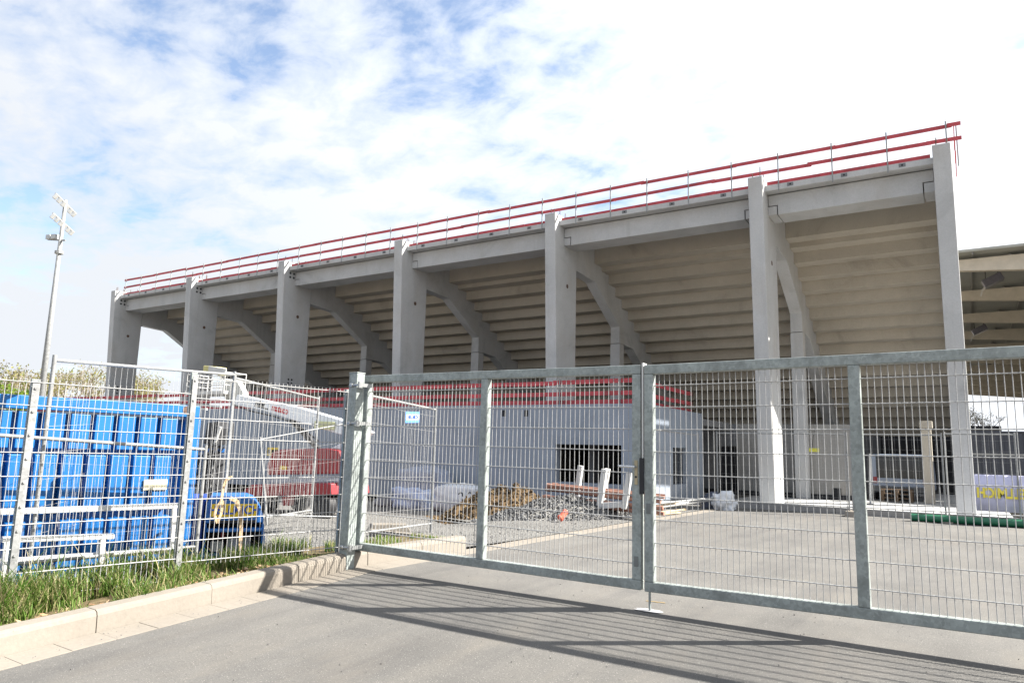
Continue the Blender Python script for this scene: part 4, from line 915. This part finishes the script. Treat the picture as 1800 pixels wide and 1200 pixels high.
for (px, py, Y, s, l) in ((1745, 493, 43.2, 1, 'larger dark floodlight hanging under the canopy rafters'), (1722, 580, 58.5, 1.0, 'smaller dark floodlight farther back under the canopy')):
    c = on_y(px, py, Y); t = thing('floodlight', l, 'floodlight', c, 0, 'floodlights under the canopy'); u = Vector((.90, 0, .42)).normalized(); w_ = Vector((-.42, 0, .9)).normalized()
    FLM = simple('floodlight housing', (.12, .12, .145), .4, .3); put('housing', MB().obox(c, u, (0, 1, 0), w_, .46, .32, .20), FLM, t, .03); put('lens', MB().obox(c-w_*.175, u, (0, 1, 0), w_, .36, .26, .006), simple('floodlight glass', (.10, .10, .13), .15), t)
    put('arm', MB().bar(c-u*.3-w_*.1, c-u*.62-w_*.22, .08, .09).bar(c-u*.62-w_*.22, (c-u*.62).xyz+Vector((0, 0, -.5)), .06, .07), WHITE, t)
    put('hanger', MB().tube(c+Vector((-.3, 0, .05)), (c.x-.3, c.y, CZ+.2), .02, 6), BLACK, t); put('hanger', MB().tube(c+Vector((.25, 0, .2)), (c.x+.25, c.y, CZ+.2), .02, 6), BLACK, t)

# ------------------------------------------------------------------ floodlight mast
MD = 62; b = at_d(62, 760, MD); tp = at_d(117, 352, MD)
ms = thing('floodlight_mast', 'tall white floodlight mast rising behind the blue container', 'mast', (b.x, b.y, zg(30)))
bx, by = (at_d(76, 665, MD)).xy; put('pole', MB().tube((bx, by, -.2), (bx, by, tp.z), .24, 16, .12), TUBE, ms, 0, 'all')
pd = Vector((by, -bx, 0)).normalized(); pdir = -pd if pd.dot(CR) < 0 else pd; tod = Vector((-bx, -by, 0)).normalized()
for z, dx in ((tp.z-.25, 0), (tp.z-1.75, -.0)):
    ax_ = (CR.xy.to_3d()*.30-tod*.95).normalized(); c = Vector((bx, by, z)); arm = put('cross_arm', MB().bar(c-ax_*2.2, c+ax_*2.3, .10, .10), TUBE, ms)
    for k in range(6):
        p = c+ax_*(-2.1+.84*k)+Vector((0, 0, -.2)); nrm = (ax_.cross(Vector((0, 0, 1)))+Vector((0, 0, -.7))).normalized(); sd_ = ax_; u2 = sd_.cross(nrm); put('lamp_head', MB().obox(p, sd_, u2, nrm, .17, .2, .10), simple('lamp head grey', (.45, .46, .46), .4, .3), arm, .03)
c = Vector((bx, by, tp.z-3.2)); ax_ = (CR.xy.to_3d()*-.8-tod*.4).normalized(); arm = put('side_arm', MB().bar(c+ax_*-.5, c+ax_*1.3+Vector((0, 0, .2)), .1, .1), TUBE, ms)
for k in range(2): p = c+ax_*(.6+.5*k)+Vector((0, 0, .35)); put('lamp_head', MB().obox(p, ax_, (0, 1, 0), (0, 0, 1), .2, .2, .18), simple('lamp head grey', (.45, .46, .46), .4, .3), arm, .03)
put('ladder_cage', MB().tube((bx, by, tp.z-4.2), (bx, by, tp.z-4.0), .3, 10), TUBE, ms)

# ------------------------------------------------------------------ trees
def tree(px, pt, Dd, seed, label, leafm=LEAFY, nleaf=3200, spread=.42, ls=.13):
    top = at_d(px, pt, Dd); H = top.z; r = random.Random(seed); base = Vector((top.x, top.y, zg(30)-.1))
    t = thing('tree', label, 'tree', base, 0, 'bare spring trees beyond the site'); m = MB(); tips = []
    def grow(p, d, l, rad, dep):
        n = 3; q = p
        for i in range(n):
            d = (d+Vector((r.uniform(-.18, .18), r.uniform(-.18, .18), r.uniform(-.02, .12)))).normalized(); e = q+d*(l/n); m.tube(q, e, rad*(1-.25*i/n), 5 if dep < 3 else 3, rad*(1-.25*(i+1)/n), cap=False); q = e
            if dep >= 2: tips.append((q, dep))
        if dep < 5:
            for k in range(4 if dep == 0 else 3 if dep < 4 else 2):
                a = r.uniform(0, 6.283); s = r.uniform(.45, .95); nd = (d*.9+Vector((math.cos(a), math.sin(a), r.uniform(-.1, .35)))*s*(spread+.35)).normalized(); grow(q, nd, l*r.uniform(.58, .8), rad*.62, dep+1)
    grow(base, Vector((0, 0, 1)), H*.30, H*.017, 0)
    zmx = max(p.z for p, _ in tips); k = H/zmx if zmx > 0 else 1
    m.v = [((x-base.x)*k+base.x, (y-base.y)*k+base.y, (z-base.z)*k+base.z) for x, y, z in m.v]
    put('trunk', m, BARK, t, recalc=False)
    lm = MB()
    for i in range(nleaf):
        p, dp = r.choice(tips); c = (p-base)*k+base+Vector((r.gauss(0, .22), r.gauss(0, .22), r.gauss(0, .22))); a = Vector((r.gauss(0, 1), r.gauss(0, 1), r.gauss(0, 1))).normalized(); b_ = a.orthogonal().normalized(); s = ls*r.uniform(.5, 1.2)
        lm.add([c-a*s, c-b_*s*.6, c+a*s, c+b_*s*.6], [(0, 1, 2, 3)])
    o = put('crown', lm, leafm, t, recalc=False)
tl = [(10, 634, 62, 1, 'budding tree with bright green shrubs at the far left edge', LEAFY, 2600), (45, 645, 66, 2, 'olive green budding tree just left of the floodlight mast', LEAFY, 4200), (118, 650, 75, 3, 'small olive tree between the mast and the site fence post', LEAFY, 3600), (158, 634, 70, 4, 'bare yellowish tree left of the far column', LEAFY, 3000), (192, 648, 78, 5, 'thin bare tree half hidden by the far column', LEAFY, 2600), (262, 652, 72, 6, 'yellowish budding tree between the two leftmost columns', LEAFY, 4200), (300, 660, 76, 7, 'small budding tree beside the second column', LEAFY, 3200), (1712, 712, 110, 8, 'bare tree in the gap under the neighbouring canopy', LEAFY, 2200)]
for a in tl: tree(*a[:6], nleaf=int(a[6]*.30), ls=.10)
tree(4, 668, 40, 12, 'bright green bush at the far left edge above the container', LEAFG, 2600, .6, .1)
def far_wood():
    r = random.Random(77); m = MB()
    for i in range(9000):
        a = r.uniform(R(-78), R(-52)); d_ = r.uniform(85, 110); x, y = math.sin(a)*d_, math.cos(a)*d_; h = 4.2+1.2*noise.noise((a*22, 0, 5)); z = r.uniform(0, h)*r.uniform(.6, 1)
        c = Vector((x, y, z)); u = Vector((r.gauss(0, 1), r.gauss(0, 1), r.gauss(0, 1))).normalized(); w = u.orthogonal().normalized(); s = r.uniform(.15, .4); m.add([c-u*s, c-w*s, c+u*s, c+w*s], [(0, 1, 2, 3)])
    tag(put('far_wood', m, LEAFY, recalc=False), 'low mass of budding woodland on the skyline behind the far columns', 'wood', kind='stuff')
far_wood()
